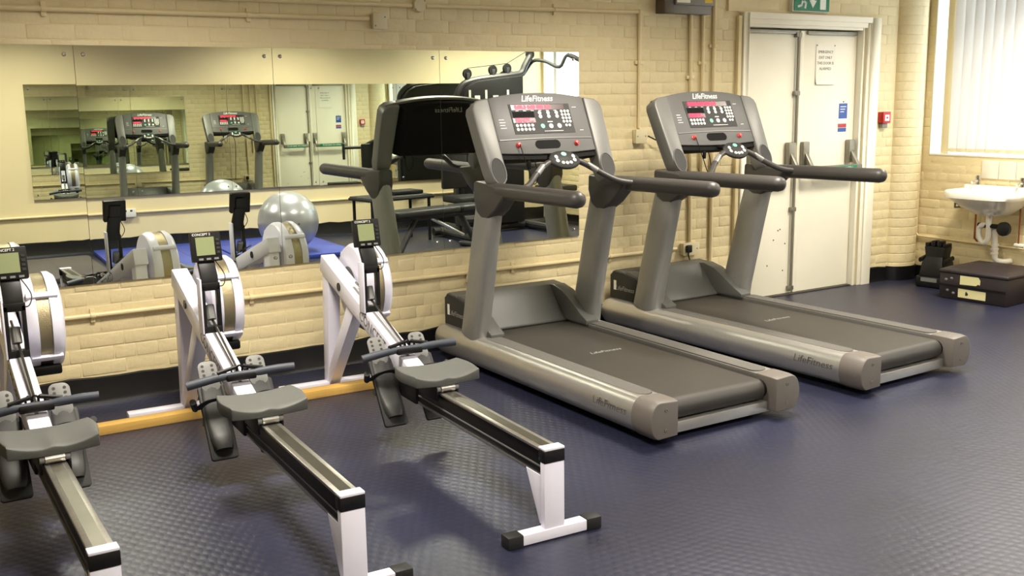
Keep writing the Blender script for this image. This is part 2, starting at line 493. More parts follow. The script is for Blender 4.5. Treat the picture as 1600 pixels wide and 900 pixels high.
skirt('baseboard_right', (XR+.002, 0, 0), (XR+.002, -5.8, 0), (-1, 0, 0), h=0.105, seed=3)
skirt('baseboard_front', (XL, opp_y(XL), 0), (XR, opp_y(XR), 0), (0, 1, 0), h=0.15, seed=4)

# ------------------------------------------------------------------ double door
D = root_struct('door_1', ((DX0+DX1)/2, 0.0, 0.0))
dc = (DX0+DX1)/2
def dbox(name, m, x0, x1, y0, y1, z0, z1, parent=D, bevel=0.002):
    return box(name, m, x0-dc, x1-dc, y0, y1, z0, z1, parent, bevel)
# stepped architrave and frame
arch = MB()
for (w0, w1, y0, y1) in ((0.070, 0.0, -0.030, 0.004), (0.145, 0.068, -0.012, 0.004)):
    pass
fr = MB()
def ring(x0, x1, zt, w, y0, y1, mb):
    mb.box(x0-w-dc, x0-dc, y0, y1, 0, zt+w); mb.box(x1-dc, x1+w-dc, y0, y1, 0, zt+w); mb.box(x0-dc, x1-dc, y0, y1, zt, zt+w)
ring(5.575, 6.825, 2.065, 0.022, -0.010, 0.24, fr)
o = fr.build('frame', 'door_paint', D, bevel=0.002)
f2 = MB(); ring(5.550, 6.865, 2.085, 0.040, -0.026, 0.004, f2); f2.build('inner_moulding', 'door_paint', D, bevel=0.003)
f3 = MB(); f3.box(5.497-dc, 5.552-dc, -0.042, 0.004, 0, 2.165); f3.box(6.900-dc, 7.005-dc, -0.042, 0.004, 0, 2.165); f3.box(5.552-dc, 6.900-dc, -0.042, 0.004, 2.122, 2.165)
f3.build('architrave', 'door_paint', D, bevel=0.004)
LY = 0.045     # face of the leaves
JX = 6.165
l1 = dbox('door_leaf', 'door_paint', 5.580, JX-0.002, LY, LY+0.05, 0.008, 2.055)
l2 = dbox('door_leaf', 'door_paint', JX+0.002, 6.820, LY, LY+0.05, 0.008, 2.055)
dbox('rebate_strip', 'door_paint', JX+0.004, JX+0.042, LY-0.012, LY, 0.01, 2.05, l2)
# bolt rod with keeps
rod = MB(); rx = JX-0.030-dc
rod.tube([(rx, LY-0.022, 0.03), (rx, LY-0.022, 1.06)], 0.011, 8); rod.tube([(rx, LY-0.022, 1.20), (rx, LY-0.022, 2.035)], 0.011, 8)
rod.build('bolt_rod', 'door_metal', l1)
for z in (0.05, 0.68, 1.58, 2.02):
    kb = MB(); kb.box(rx-0.028, rx+0.028, LY-0.03, LY, z-0.016, z+0.016); kb.build('rod_guide', 'door_metal', l1, 0.003)
# closers / top plates
dbox('top_plate', 'door_metal', 5.60, 6.13, LY-0.022, LY, 2.025, 2.052, l1); dbox('top_plate', 'door_metal', 6.24, 6.80, LY-0.022, LY, 2.025, 2.052, l2)
# panic bars
def panic(x0, x1, leaf):
    for x in (x0, x1):
        b = MB(); b.box(x-0.035-dc, x+0.035-dc, LY-0.05, LY, 1.02, 1.205)
        b.build('bar_housing', 'door_metal', leaf, 0.008)
        a = MB(); s = 1 if x == x0 else -1
        a.prism([(LY-0.045, 1.13), (LY-0.125, 1.005), (LY-0.125, 0.965), (LY-0.045, 1.06)], x-dc-0.018, x-dc+0.018, 'x'); a.build('bar_arm', 'door_metal', leaf, 0.005)
    b = MB(); b.box(x0-dc-0.02, x1-dc+0.02, LY-0.145, LY-0.105, 0.955, 1.015)
    bb = b.build('push_bar', 'door_metal', leaf, 0.010)
    st = box('bar_sticker', 'sign_green', x0-dc+0.05, x1-dc-0.05, LY-0.1465, LY-0.145, 0.962, 1.008, leaf)
    lettering('PUSH BAR TO OPEN', 0.036, frame_matrix(((x0+x1)/2-dc, LY-0.1472, 0.985), (1, 0, 0), (0, 0, 1), (0, -1, 0)), 'sign_white', leaf, extrude=0.0003)
panic(5.66, 6.075, l1); panic(6.235, 6.765, l2)
dbox('threshold', 'door_dark', 5.58, 6.82, 0.0, 0.12, 0.0, 0.008)
dbox('outside_panel', 'door_dark', 5.56, 6.84, 0.20, 0.24, 0.0, 2.075)
rnd = random.Random(5)
for k in range(7):
    x = rnd.uniform(5.7, 6.1); z = rnd.uniform(0.15, 0.55)
    b = MB(); b.lathe([(0.006, 0), (0.006, 0.0012)], 8, frame_matrix((x-dc, LY-0.0012, z), (1, 0, 0), (0, 0, 1), (0, -1, 0))); b.build('scuff', 'door_dark', l1)

# ------------------------------------------------------------------ windows
for i, (a, b) in enumerate(WIN):
    W = root_struct('window_%d' % (i+1), (XR+0.2, (a+b)/2, WZ0)); yc = (a+b)/2
    f = MB(); h = (a-b)/2; H = WZ1-WZ0
    f.box(-0.03, 0.03, -h+0.007, h-0.007, 0.005, 0.05); f.box(-0.03, 0.03, -h+0.007, h-0.007, H-0.05, H-0.007); f.box(-0.03, 0.03, -h+0.007, -h+0.05, 0.0502, H-0.0502); f.box(-0.03, 0.03, h-0.05, h-0.007, 0.0502, H-0.0502)
    f.box(-0.025, 0.025, -0.025, 0.025, 0.0502, H-0.0502)
    f.build('window_frame', 'frame_white', W)
    if i == 0: box('side_strip', 'wall_paint', -0.165, -0.135, h-0.150, h-0.080, 0.006, H-0.01, W, 0.003)  # cream strip added between reveal and slats, standing in for folded blind edge
    for s in (-1, 1):
        box('pane', 'glass', -0.003, 0.003, min(0, s*h)+0.02, max(0, s*h)-0.02, 0.03, H-0.03, W)
# ================================================================== WALL THINGS
# mirrors on the brick wall
POS = ['leftmost', 'second', 'third', 'rightmost']
MLAB = ['tall frameless wall mirror sheet at the left edge, behind the leftmost rowing machine',
        'frameless wall mirror sheet behind the middle rowing machine, with silver ball at its right edge',
        'frameless wall mirror sheet behind the right rowing machine, showing the white double door',
        'frameless wall mirror sheet behind the near treadmill, showing the bright window']
TILT = [(0.001, 0.0), (0.0, 0.0), (0.0, 0.0), (0.0, 0.0)]
def mirror_sheet(x0, x1, z0, z1, label, group, loc, rx, rz, base_rz=0.0):
    w = x1-x0
    R = thing('wall_mirror', label, 'mirror', loc, base_rz+rz, group); R.rotation_euler.x = rx
    h = z1-z0
    gl = MB().add([(-w/2+.0012, -0.006, 0), (w/2-.0012, -0.006, 0), (w/2-.0012, -0.006, h), (-w/2+.0012, -0.006, h)], [(0, 1, 2, 3)]).build('mirror_glass', 'mirror', R, smooth=False)
    bk = MB().box(-w/2+.0012, w/2-.0012, -0.0058, 0, 0, h).build('mirror_backing', 'mirror_edge', R)
    for sx in (-1, 1):
        for zz in (0.045, h-0.045):
            if True:
                MB().lathe([(0.011, 0), (0.011, 0.002), (0.007, 0.006), (0.0001, 0.007)], 14, frame_matrix((sx*(w/2-0.045), -0.006, zz), (1, 0, 0), (0, 0, 1), (0, -1, 0))).build('screw_cap', 'chrome', R)
    return R
for i in range(4):
    x0, x1 = MIR_X[i], MIR_X[i+1]
    mirror_sheet(x0, x1, MIR_Z0, MIR_Z1, MLAB[i], 'mirrors on the brick wall', ((x0+x1)/2, -0.006, MIR_Z0), TILT[i][0], TILT[i][1])
OPX = [1.40+1.034*i for i in range(6)]
OLAB = ['wall mirror on the smooth wall opposite, its bare left end above the blue mats', 'opposite wall mirror showing the near treadmill reflected', 'opposite wall mirror above the silver ball, showing the far treadmill reflected', 'opposite wall mirror showing the white double door reflected', 'opposite wall mirror beside the cable machine, showing the window blind reflected']
for i in range(5):
    xc = (OPX[i]+OPX[i+1])/2
    mirror_sheet(OPX[i], OPX[i+1], 0.60, 1.785, OLAB[i], 'mirrors on the opposite wall', (xc, opp_y(xc)+0.018, 0.60), -0.0125, 0.0, PI+OPP_ANG)

def conduit(name, label, runs, r, loc, m='pipe_paint', clips=(), group=None, cat='conduit'):
    """runs: list of polylines in world coordinates"""
    L = Vector(loc); T = thing(name, label, cat, loc, 0, group)
    for k, pl in enumerate(runs):
        MB().tube([Vector(p)-L for p in pl], r, 10).build('pipe', m, T)
    for c, n, ax in clips:
        b = MB(); c = Vector(c)-L
        if ax == 'x': b.tube([c+Vector((-.012, 0, 0)), c+Vector((.012, 0, 0))], r+0.004, 10); b.box(c.x-.012, c.x+.012, c.y, c.y+0.0155, c.z-r-.022, c.z+r+.022)
        elif ax == 'z': b.tube([c+Vector((0, 0, -.012)), c+Vector((0, 0, .012))], r+0.004, 10); b.box(c.x-r-.022, c.x+r+.022, c.y, c.y+0.0155, c.z-.012, c.z+.012)
        b.build('clip', m, T, 0.002)
    return T
# horizontal conduit low on the back wall
conduit('conduit', 'cream conduit running low along the brick wall under the mirrors', [[(XL+.02, -0.016, 0.478), (4.90, -0.016, 0.478)]], 0.0135, (3.0, -0.016, 0.478), clips=[((x, -.016, .478), 0, 'x') for x in (0.9, 1.75, 2.6, 3.5, 4.3)])
conduit('conduit', 'cream conduit along the top of the brick wall ending in the square junction box', [[(XL+.02, -0.016, 2.035), (2.54, -0.016, 2.035)]], 0.0135, (1.0, -0.016, 2.035), clips=[((0.80, -.016, 2.035), 0, 'x'), ((1.83, -.016, 2.035), 0, 'x')])
conduit('conduit', 'cream conduit along the top edge of the wall through the round junction box', [[(XL+.02, -0.016, 2.115), (2.82, -0.016, 2.118)], [(2.915, -0.016, 2.12), (4.53, -0.016, 2.135)]], 0.0125, (4.0, -0.016, 2.13), clips=[((3.85, -.016, 2.129), 0, 'x')])
conduit('conduit', 'cream vertical conduit dropping to the wall box between the treadmills', [[(4.546, -0.016, 2.150), (4.546, -0.016, 1.355)]], 0.0125, (4.546, -0.016, 1.7), clips=[((4.546, -.016, 1.80), 0, 'z'), ((4.546, -.016, 2.135), 0, 'z')])
conduit('conduit', 'cream vertical conduit under the grey fuse box, left of three', [[(5.005, -0.016, 2.13), (5.03, -0.016, 0.52)]], 0.014, (5.02, -0.016, 1.5), clips=[((5.015, -.016, 1.70), 0, 'z')])
conduit('conduit', 'cream vertical conduit under the grey fuse box, middle of three', [[(5.120, -0.016, 2.13), (5.128, -0.016, 1.2), (5.13, -.016, .9)]], 0.014, (5.12, -0.016, 1.5), clips=[((5.123, -.016, 1.80), 0, 'z')])
conduit('conduit', 'cream vertical conduit rising past the fuse box, right of three, nearest the door', [[(5.225, -0.016, CEIL_Z-.01), (5.235, -0.016, 0.16)]], 0.014, (5.23, -0.016, 1.5), clips=[((5.228, -.016, 1.92), 0, 'z')])
conduit('conduit', 'thin cream pipe down the corner by the door, turning below the basin', [[(XR-.02, -0.03, CEIL_Z-.01), (XR-.02, -0.03, 0.38), (XR-.02, -0.05, 0.36), (XR-.02, -1.3, 0.345)]], 0.009, (XR-.02, -0.03, 1.2), clips=[])
def jbox(name, label, c, w, h, d, cat, m='offwhite_plastic', round_=False, sockets=0):
    T = thing(name, label, cat, (c[0], c[1], c[2]))
    if round_:
        MB().lathe([(w/2, 0), (w/2, d*.7), (w/2-.004, d), (0.0001, d)], 20, frame_matrix((0, 0, 0), (1, 0, 0), (0, 0, 1), (0, -1, 0))).build('body', m, T)
    else:
        box('body', m, -w/2, w/2, -d, 0, -h/2, h/2, T, 0.006)
        box('face_plate', m, -w/2-.002, w/2+.002, -d-.006, -d, -h/2-.002, h/2+.002, T, 0.003)
    yy = -d-.006 if not round_ else -d
    for sx in (-1, 1):
        MB().lathe([(0.005, 0), (0.004, 0.002), (0.0001, 0.002)], 8, frame_matrix((sx*w*.36, yy, 0 if sockets else sx*h*.3), (1, 0, 0), (0, 0, 1), (0, -1, 0))).build('screw', 'door_metal', T)
    return T
jbox('junction_box', 'square cream junction box at the end of the upper conduit', (2.600, -0.001, 2.02), 0.085, 0.085, 0.038, 'junction box')
jbox('junction_box', 'round cream junction box at the top edge above the mirrors', (2.868, -0.001, 2.122), 0.085, 0.085, 0.035, 'junction box', round_=True)
jbox('wall_socket', 'cream wall box between the treadmills with a black flex leaving it', (4.546, -0.001, 1.30), 0.095, 0.095, 0.04, 'socket', sockets=1)
jbox('wall_socket', 'cream socket box on the low conduit behind the near treadmill', (3.20, -0.001, 0.455), 0.10, 0.085, 0.04, 'socket', sockets=1)
T = jbox('wall_socket', 'cream double socket behind the far treadmill with a black plug in it', (5.02, -0.001, 0.47), 0.15, 0.088, 0.04, 'socket', sockets=1)
T = thing('mains_plug', 'black mains plug in the socket behind the far treadmill', 'plug', (4.985, -0.048, 0.475))
MB().box(-.025, .025, -.022, 0, -.028, .028).build('body', 'black_plastic', T, .008)
MB().tube(curve_pts([(0, -.012, -.02), (0.0, -.006, -.05), (.03, 0.012, -.09), (.06, 0.018, -.16)]), 0.005, 6).build('flex', 'black_rubber', T)
tag(MB().tube(curve_pts([(4.60, -0.05, 1.30), (4.66, -0.07, 1.27), (4.74, -0.09, 1.245), (4.80, -0.12, 1.10), (4.80, -.08, .8), (4.78, -.06, .45)]), 0.005, 6).build('power_flex', 'black_rubber'), 'thin black flex sagging from the wall box towards the far treadmill', 'cable')
# paint ghost and cover plate near the conduits: fuse box
T = thing('fuse_box', 'grey metal switch box with brown side at the top of the wall', 'fuse box', (4.93, 0, 2.13))
box('side_casing', 'box_brown', -0.235, -0.155, -0.10, -0.002, 0.0, 0.42, T, 0.004)
box('body', 'box_grey', -0.150, 0.200, -0.09, -0.002, 0.0, 0.42, T, 0.004)
box('cover', 'box_grey', -0.150, 0.200, -0.115, -0.092, 0.055, 0.42, T, 0.005)
box('paper_label', 'paper', -0.14, -0.02, -0.1165, -0.115, 0.07, 0.20, T)
box('warning_label', 'yellow', 0.115, 0.185, -0.1165, -0.115, 0.075, 0.20, T)
MB().prism([(0.135, 0.10), (0.165, 0.10), (0.15, 0.135)], -0.1172, -0.1165, 'y').build('warning_triangle', 'ink', T)
tag(box('wall_panel', 'pipe_paint', 5.36, 5.50, -0.02, 0.002, 2.17, 2.6), 'cream painted cover plate on the wall left of the door head', 'panel')
tag(box('door_side_batten', 'pipe_paint', 5.455, 5.490, -0.03, 0.0, 0.14, 2.14, None, 0.003), 'cream painted batten running up the left side of the door frame', 'batten')

# exit sign
T = thing('exit_sign', 'green emergency exit sign with running man, arrow and doorway above the door', 'sign', (6.19, -0.05, 2.185))
box('body', 'white_plastic', -0.20, 0.20, 0.01, 0.05, 0.0, 0.19, T, 0.006)
box('sign_face', 'sign_green', -0.19, 0.19, 0.004, 0.011, 0.006, 0.184, T)
def flat(poly, name, m, parent, y0=0.001, y1=0.0045): return MB().prism(poly, y0, y1, 'y').build(name, m, parent)
man = MB()
def limb(mb, pts, r, y0=0.001, y1=0.0045):
    for (a, b) in zip(pts[:-1], pts[1:]):
        a = Vector((a[0], a[1])); b = Vector((b[0], b[1])); d = (b-a).normalized(); n = Vector((-d.y, d.x))*r; e = d*r*.6
        mb.prism([tuple(a-e+n), tuple(b+e+n), tuple(b+e-n), tuple(a-e-n)], y0, y1, 'y')
ox = -0.095
man.prism(arc(ox+0.018, 0.158, 0.014, 0, 330, 11), .001, .0045, 'y')
limb(man, [(ox+0.012, 0.135), (ox-0.005, 0.085)], 0.014)
limb(man, [(ox+0.012, 0.13), (ox-0.025, 0.118), (ox-0.04, 0.098)], 0.006)
limb(man, [(ox+0.016, 0.13), (ox+0.035, 0.108), (ox+0.05, 0.118)], 0.006)
limb(man, [(ox-0.003, 0.082), (ox+0.028, 0.062), (ox+0.020, 0.028)], 0.008)
limb(man, [(ox-0.008, 0.082), (ox-0.020, 0.045), (ox-0.055, 0.036)], 0.008)
man.build('running_man', 'sign_white', T)
flat([(-0.008, 0.165), (0.024, 0.165), (0.024, 0.085), (0.048, 0.085), (0.008, 0.030), (-0.032, 0.085), (-0.008, 0.085)], 'arrow', 'sign_white', T)
flat([(0.085, 0.02), (0.15, 0.02), (0.15, 0.17), (0.085, 0.17)], 'doorway', 'sign_white', T)
# notice and stickers on the right leaf
T = thing('paper_notice', 'white paper notice pinned to the right leaf of the double door', 'notice', (6.46, LY-0.002, 1.80))
nb = MB(); rg = []
for i in range(9):
    t = i/8; z = 0.155-t*0.31
    yy = -0.001-(0.012*max(0, t-0.8)/0.2 if t > 0.8 else 0)
    rg.append([(-0.108, yy, z), (0.108, yy, z), (0.108, yy-.0008, z), (-0.108, yy-.0008, z)])
nb.loft(rg).build('sheet', 'paper', T)
for k, s in enumerate(('EMERGENCY', 'EXIT ONLY', 'THIS DOOR IS', 'ALARMED')):
    lettering(s, 0.030, frame_matrix((0, -0.0024, 0.095-k*0.043), (1, 0, 0), (0, 0, 1), (0, -1, 0)), 'ink', T, extrude=.0002)
for sx in (-1, 1):
    for sz in (-1, 1):
        MB().sphere((sx*.10, -.004, sz*.145), .005, 8, 6).build('pin', 'door_metal', T)
T = thing('door_sign', 'blue fire door sign with white lettering on the right door leaf', 'sign', (6.69, LY-0.001, 1.43))
box('plate', 'sign_blue', -0.048, 0.048, -0.002, 0, -0.055, 0.065, T); box('white_band', 'sign_white', -0.048, 0.048, -0.002, 0, -0.085, -0.056, T)
for k in range(3): box('text_line', 'sign_white', -0.034, 0.034-0.012*k, -0.0026, -0.002, 0.036-k*0.02, 0.042-k*0.02, T)
MB().sphere((0, -.003, .078), .006, 8, 6).build('pin', 'door_metal', T)
T = thing('door_sticker', 'small red and blue striped sticker below the blue door sign', 'sticker', (6.685, LY-0.001, 1.30))
box('red_stripe', 'sign_red', -0.048, 0.048, -0.002, 0, 0.004, 0.034, T); box('blue_stripe', 'sign_blue', -0.048, 0.048, -0.002, 0, -0.030, 0.0, T)
# fire alarm call point
T = thing('fire_call_point', 'red fire alarm call point on the wall right of the door', 'fire alarm', (7.105, -0.001, 1.375))
box('back_box', 'alarm_red', -0.045, 0.045, -0.045, 0, -0.045, 0.045, T, 0.006)
box('front', 'alarm_red', -0.047, 0.047, -0.058, -0.046, -0.047, 0.047, T, 0.005)
box('glass_panel', 'sign_white', -0.026, 0.026, -0.060, -0.058, -0.028, 0.022, T)
box('symbol', 'alarm_red', -0.012, 0.012, -0.0606, -0.060, -0.010, 0.006, T)
box('key_cover', 'box_grey', -0.03, 0.035, -0.040, -0.004, -0.085, -0.047, T, 0.006)

# blinds
def blind(name, label, a, b, ang, z0, z1, xw):
    T = thing(name, label, 'blind', (xw, (a+b)/2, z0)); L = a-b; n = int(L/0.0835)
    box('head_rail', 'frame_white', -0.02, 0.02, -L/2, L/2, z1-z0, z1-z0+0.035, T, 0.003)
    sl = MB(); w = 0.0445; vs = []
    pts = [(-w+2*w*i/6, 0.004*math.cos(PI*(i/6-.5))) for i in range(7)]
    rings = [[(d, t, 0.0) for t, d in pts], [(d, t, z1-z0-0.005) for t, d in pts]]
    vs = rings[0]+rings[1]; fs = [(i, i+1, i+8, i+7) for i in range(6)]
    proto = MB().add(vs, fs).build('slat', 'blind_fabric', T)
    wt = MB().box(-0.0015, 0.0025, -w*.92, w*.92, 0.0, 0.028).build('slat_weight', 'offwhite_plastic', proto)
    for i in range(n):
        s = proto if i == 0 else proto.copy()
        if i: 
            C.objects.link(s); s.parent = T; w2 = wt.copy(); C.objects.link(w2); w2.parent = s
        s.location = (0, L/2-0.045-i*(L-0.09)/(n-1), 0.0); s.rotation_euler = (0, 0, math.radians(ang+random.uniform(-3, 3)))
    ch = MB(); pl = []
    for i in range(n-1):
        y0 = L/2-0.045-i*(L-0.09)/(n-1); y1 = y0-(L-0.09)/(n-1)
        pl += [(-0.012, y0, 0.012), (-0.012, (y0+y1)/2, 0.0)]
    ch.tube(pl, 0.0028, 5).build('bead_chain', 'offwhite_plastic', T)
    return T
blind('vertical_blind', 'white vertical blind with closed slats in the window over the basin', WIN[0][0]-0.155, WIN[0][1]+0.03, 16, WZ0+0.022, WZ1-0.04, XR+0.035)
blind('vertical_blind', 'white vertical blind with slats turned open in the window by the cable machine', WIN[1][0]-0.03, -4.90, 70, WZ0+0.02, WZ1-0.04, XR+0.06)

# wash basin with splashback
T = thing('tile_splashback', 'row of white tiles behind the wash basin', 'tiles', (XR, -1.12, 0.88))
tb = MB().box(-0.004, 0.004, -0.52, 0.52, 0, 0.150).build('grout_bed', 'mortar_paint', T)
for k in range(7):
    y = 0.52-0.075-k*0.149
    box('tile', 'tile_white', -0.012, -0.003, y-0.0725, y+0.0725, 0.003, 0.148, T, 0.002)
T = thing('wash_basin', 'white ceramic wash basin on the wall below the window', 'basin', (XR, -0.80, 0.80))
def basin_ring(hw, dp, z, cy=0.0, n=28):
    out = []
    for k in range(n):
        a = -PI/2+2*PI*k/n
        x = math.sin(a); y = math.cos(a)
        # flat at the wall, rounded front
        X = -dp*(0.5+0.5*math.copysign(abs(-x)**0.55, -x)); Y = hw*math.copysign(abs(y)**0.6, y)
        out.append((min(X, -0.002), Y+cy, z))
    return out
bs = MB()
bs.loft([basin_ring(0.06, 0.16, -0.20), basin_ring(0.12, 0.24, -0.185), basin_ring(0.22, 0.34, -0.12), basin_ring(0.275, 0.42, -0.06), basin_ring(0.29, 0.445, -0.05), basin_ring(0.293, 0.45, 0.0), basin_ring(0.285, 0.44, 0.008),
         [(x*0.90-0.0, y*0.90, z) for x, y, z in basin_ring(0.285, 0.44, 0.008)], [(x*0.7-0.085, y*0.80, -0.02) for x, y, z in basin_ring(0.285, 0.44, 0)], [(x*0.55-0.11, y*0.65, -0.10) for x, y, z in basin_ring(0.285, 0.44, 0)], [(x*0.2-0.17, y*0.2, -0.13) for x, y, z in basin_ring(0.285, 0.44, 0)]])
bs.build('bowl', 'ceramic', T, ang=60)
box('back_ledge', 'ceramic', -0.11, -0.001, -0.285, 0.285, -0.03, 0.035, T, 0.012, 3)
for s in (1, -1):
    tp = MB(); tp.tube([(-0.06, s*0.19, 0.03), (-0.06, s*0.19, 0.085)], [0.018, 0.014], 12); tp.tube(curve_pts([(-0.06, s*0.19, 0.06), (-0.10, s*0.19, 0.07), (-0.14, s*0.19, 0.055)]), 0.010, 8)
    t_ = tp.build('tap', 'chrome', T)
    MB().tube([(-0.06, s*0.19, 0.083), (-0.06, s*0.19, 0.108)], [0.024, 0.020], 8).build('tap_head', 'chrome', t_)
for k in range(2): MB().lathe([(0.007, 0), (0.0001, 0.001)], 10, frame_matrix((-0.40, -0.02-0.03*k, -0.012), (0, 1, 0), (0, 0, 1), (1, 0, 0))).build('overflow_hole', 'ink', T)
br = MB(); br.tube([(-0.30, 0.22, -0.10), (-0.30, 0.22, -0.135), (-0.06, 0.20, -0.135)], 0.009, 8); br.build('bracket', 'door_metal', T)
tr_ = MB(); tr_.tube([(-0.17, 0, -0.19), (-0.17, 0, -0.27)], 0.024, 12); tr_.tube(curve_pts([(-0.17, 0.0, -0.26), (-0.17, 0.0, -0.37), (-0.17, 0.035, -0.415), (-0.17, 0.075, -0.37), (-0.17, 0.08, -0.30), (-0.17, 0.04, -0.27), (-0.10, -0.02, -0.29)], 5), 0.021, 12)
tr_.tube([(-0.12, -0.02, -0.30), (-0.11, -0.03, -0.50)], 0.023, 12); tr_.tube(curve_pts([(-0.11, -0.03, -0.49), (-0.11, -0.04, -0.545), (-0.08, -0.08, -0.56), (-0.002, -0.10, -0.56)], 4), 0.022, 12)
tr_.build('trap', 'pipe_white', T)
for z in (-0.42, -0.455, -0.49): MB().tube([(-0.113, -0.027, z), (-0.112, -0.028, z-0.015)], 0.030, 14).build('trap_ring', 'pipe_white', T)
MB().tube([(-0.17, 0.09, -0.275), (-0.16, -0.09, -0.275)], [0.020, 0.018], 10).build('waste_clamp', 'black_plastic', T)
MB().lathe([(0.055, 0), (0.055, 0.03), (0.04, 0.04), (0.0001, 0.04)], 16, frame_matrix((-0.14, -0.12, -0.29), (0, 1, 0), (0, 0, 1), (-1, 0, 0))).build('waste_cup', 'black_rubber', T)
sp = MB(); sp.tube([(-0.06, 0.19, -0.02), (-0.06, 0.19, -0.40), (-0.02, 0.19, -0.43)], 0.008, 8); sp.tube([(-0.06, -0.19, -0.02), (-0.06, -0.19, -0.43), (-0.03, -0.30, -0.44)], 0.008, 8); sp.build('supply_pipe', 'copper', T)
v = MB(); v.tube([(-0.06, -0.16, -0.42), (-0.06, -0.24, -0.42)], 0.016, 10); v.build('isolating_valve', 'pipe_white', T)
# ================================================================== TREADMILLS
TY = 1.2     # local y = world y of the near treadmill + TY
def make_treadmill(label):
    T = thing('treadmill', label, 'treadmill', (0, 0, 0), 0, 'treadmills')
    def P(pts): return [(y+TY, z) for y, z in pts]
    for s in (-1, 1):
        # silver side rail: flat on top, rounded outside
        sec = [(0.312, 0.040), (0.312, 0.204), (0.415, 0.210)]+[(0.415+0.060*math.sin(math.radians(a)), 0.122+0.088*math.cos(math.radians(a))) for a in range(12, 170, 12)]+[(0.425, 0.036)]
        rl = MB().prism([(s*x, z) for x, z in sec], -0.20+TY, -2.105+TY, 'y').build('side_rail', 'tm_silver', T, ang=40)
        cap = [(x, z) for x, z in sec]
        # front end
        def sc(k): return [(s*(0.39+(x-0.39)*k), 0.122+(z-0.122)*k) for x, z in cap]
        fe = MB(); fe.loft([[(x, -0.205+TY, z) for x, z in sc(1.0)], [(x, -0.175+TY, z) for x, z in sc(0.97)], [(x, -0.150+TY, z) for x, z in sc(0.85)]])
        fe.build('front_end', 'tm_silver', rl)
        # rear end cap
        ec = MB(); big = [(x, z) for x, z in sec]
        ec.loft([[(s*(0.39+(x-0.39)*1.03), -2.100+TY, 0.122+(z-0.122)*1.03) for x, z in big], [(s*(0.39+(x-0.39)*1.05), -2.135+TY, 0.122+(z-0.122)*1.04) for x, z in big], [(s*(0.39+(x-0.39)*1.05), -2.205+TY, 0.122+(z-0.122)*1.04) for x, z in big], [(s*(0.375+(x-0.375)*0.97), -2.240+TY, 0.122+(z-0.122)*0.99) for x, z in big]])
        e = ec.build('rear_cap', 'tm_cap', T, 0.004, ang=50)
        for z in (0.075, 0.170):
            MB().lathe([(0.009, 0), (0.009, 0.002), (0.006, 0.003), (0.006, 0.0005), (0.0001, 0.0005)], 12, frame_matrix((s*0.385, -2.240+TY, z), (1, 0, 0), (0, 0, 1), (0, -1, 0))).build('bolt', 'door_metal', e)
        # gritty foot strip
        x0, x1 = 0.320, 0.414
        pl = arc(s*(x0+x1)/2, -2.045+TY, (x1-x0)/2, 180, 360, 8)+arc(s*(x0+x1)/2, -0.72+TY, (x1-x0)/2, 0, 180, 8)
        fs_ = MB().prism(pl, 0.2035, 0.2115, 'z').build('foot_strip', 'tm_pad', T)
        # uprights: rounded section
        path = [(-0.545, 0.195), (-0.565, 0.30), (-0.665, 0.72), (-0.725, 0.95), (-0.74, 1.08)]
        wid = [0.106, 0.102, 0.098, 0.094, 0.088]; thk = [0.058, 0.054, 0.052, 0.050, 0.046]
        rings = []
        for (y, z), w, t in zip(path, wid, thk):
            rg = []
            for k in range(20):
                a = 2*PI*k/20
                cx = math.copysign(abs(math.cos(a))**0.6, math.cos(a)); cy = math.copysign(abs(math.sin(a))**0.6, math.sin(a))
                rg.append((s*0.398+cx*t, y+TY+cy*w, z+cy*w*0.22))
            rings.append(rg)
        up = MB().loft(rings).build('upright', 'tm_upright', T, ang=50)
        MB().lathe([(0.010, 0), (0.008, 0.003), (0.0001, 0.003)], 10, frame_matrix((s*0.398, -0.66+TY, 0.30), (1, 0, 0), (0, 0, 1), (0, -1, 0))).build('bolt', 'door_metal', up)
        # shroud ear at the foot of the upright
        ear = [(-0.25, 0.395), (-0.34, 0.402), (-0.44, 0.378), (-0.54, 0.322), (-0.64, 0.258), (-0.70, 0.228), (-0.70, 0.200), (-0.25, 0.200)]
        MB().prism(P(ear), s*0.292, s*0.384, 'x').build('shroud', 'tm_cover', T, 0.006, ang=30)
        # handrail with padded grip
        hr = MB(); ctl = [(s*0.400, -0.70, 1.060), (s*0.408, -0.86, 1.070), (s*0.420, -1.10, 1.074), (s*0.436, -1.625, 1.078)]
        pts = curve_pts([(x, y+TY, z) for x, y, z in ctl], 5); r = [0.043]*len(pts); 
        pts += [Vector((s*0.437, -1.652+TY, 1.078)), Vector((s*0.4375, -1.667+TY, 1.078))]; r += [0.036, 0.014]
        hr.tube(pts, r, 16); h = hr.build('handrail', 'tm_grip', T, ang=60)
        gus = [(-0.64, 1.115), (-0.80, 1.105), (-1.00, 1.085), (-0.955, 1.035), (-0.87, 0.960), (-0.79, 0.912), (-0.72, 0.905), (-0.665, 0.94), (-0.635, 1.02)]
        MB().prism(P(gus), s*0.398-0.052, s*0.398+0.052, 'x').build('handrail_bracket', 'tm_grip', T, 0.018, ang=20, seg=3)
    # running belt over rollers
    bp = [(-0.42, 0.188)]+[(-2.135-0.052*math.sin(math.radians(a)), 0.136+0.052*math.cos(math.radians(a))) for a in range(0, 181, 15)]+[(-0.42, 0.084)]
    MB().prism(P(bp), -0.285, 0.285, 'x').build('running_belt', 'tm_belt', T, ang=40)
    lg = lettering('LifeFitness', 0.05, frame_matrix((0.02, -1.25+TY, 0.1884), (1, 0, 0), (0, 1, 0), (0, 0, 1)), 'logo_grey', T, shear=0.3, extrude=0.0002)
    for s in (-1, 1):
        MB().tube([(s*0.288, -2.135+TY, 0.136), (s*0.310, -2.135+TY, 0.136)], 0.045, 14).build('roller_end', 'tm_black', T)
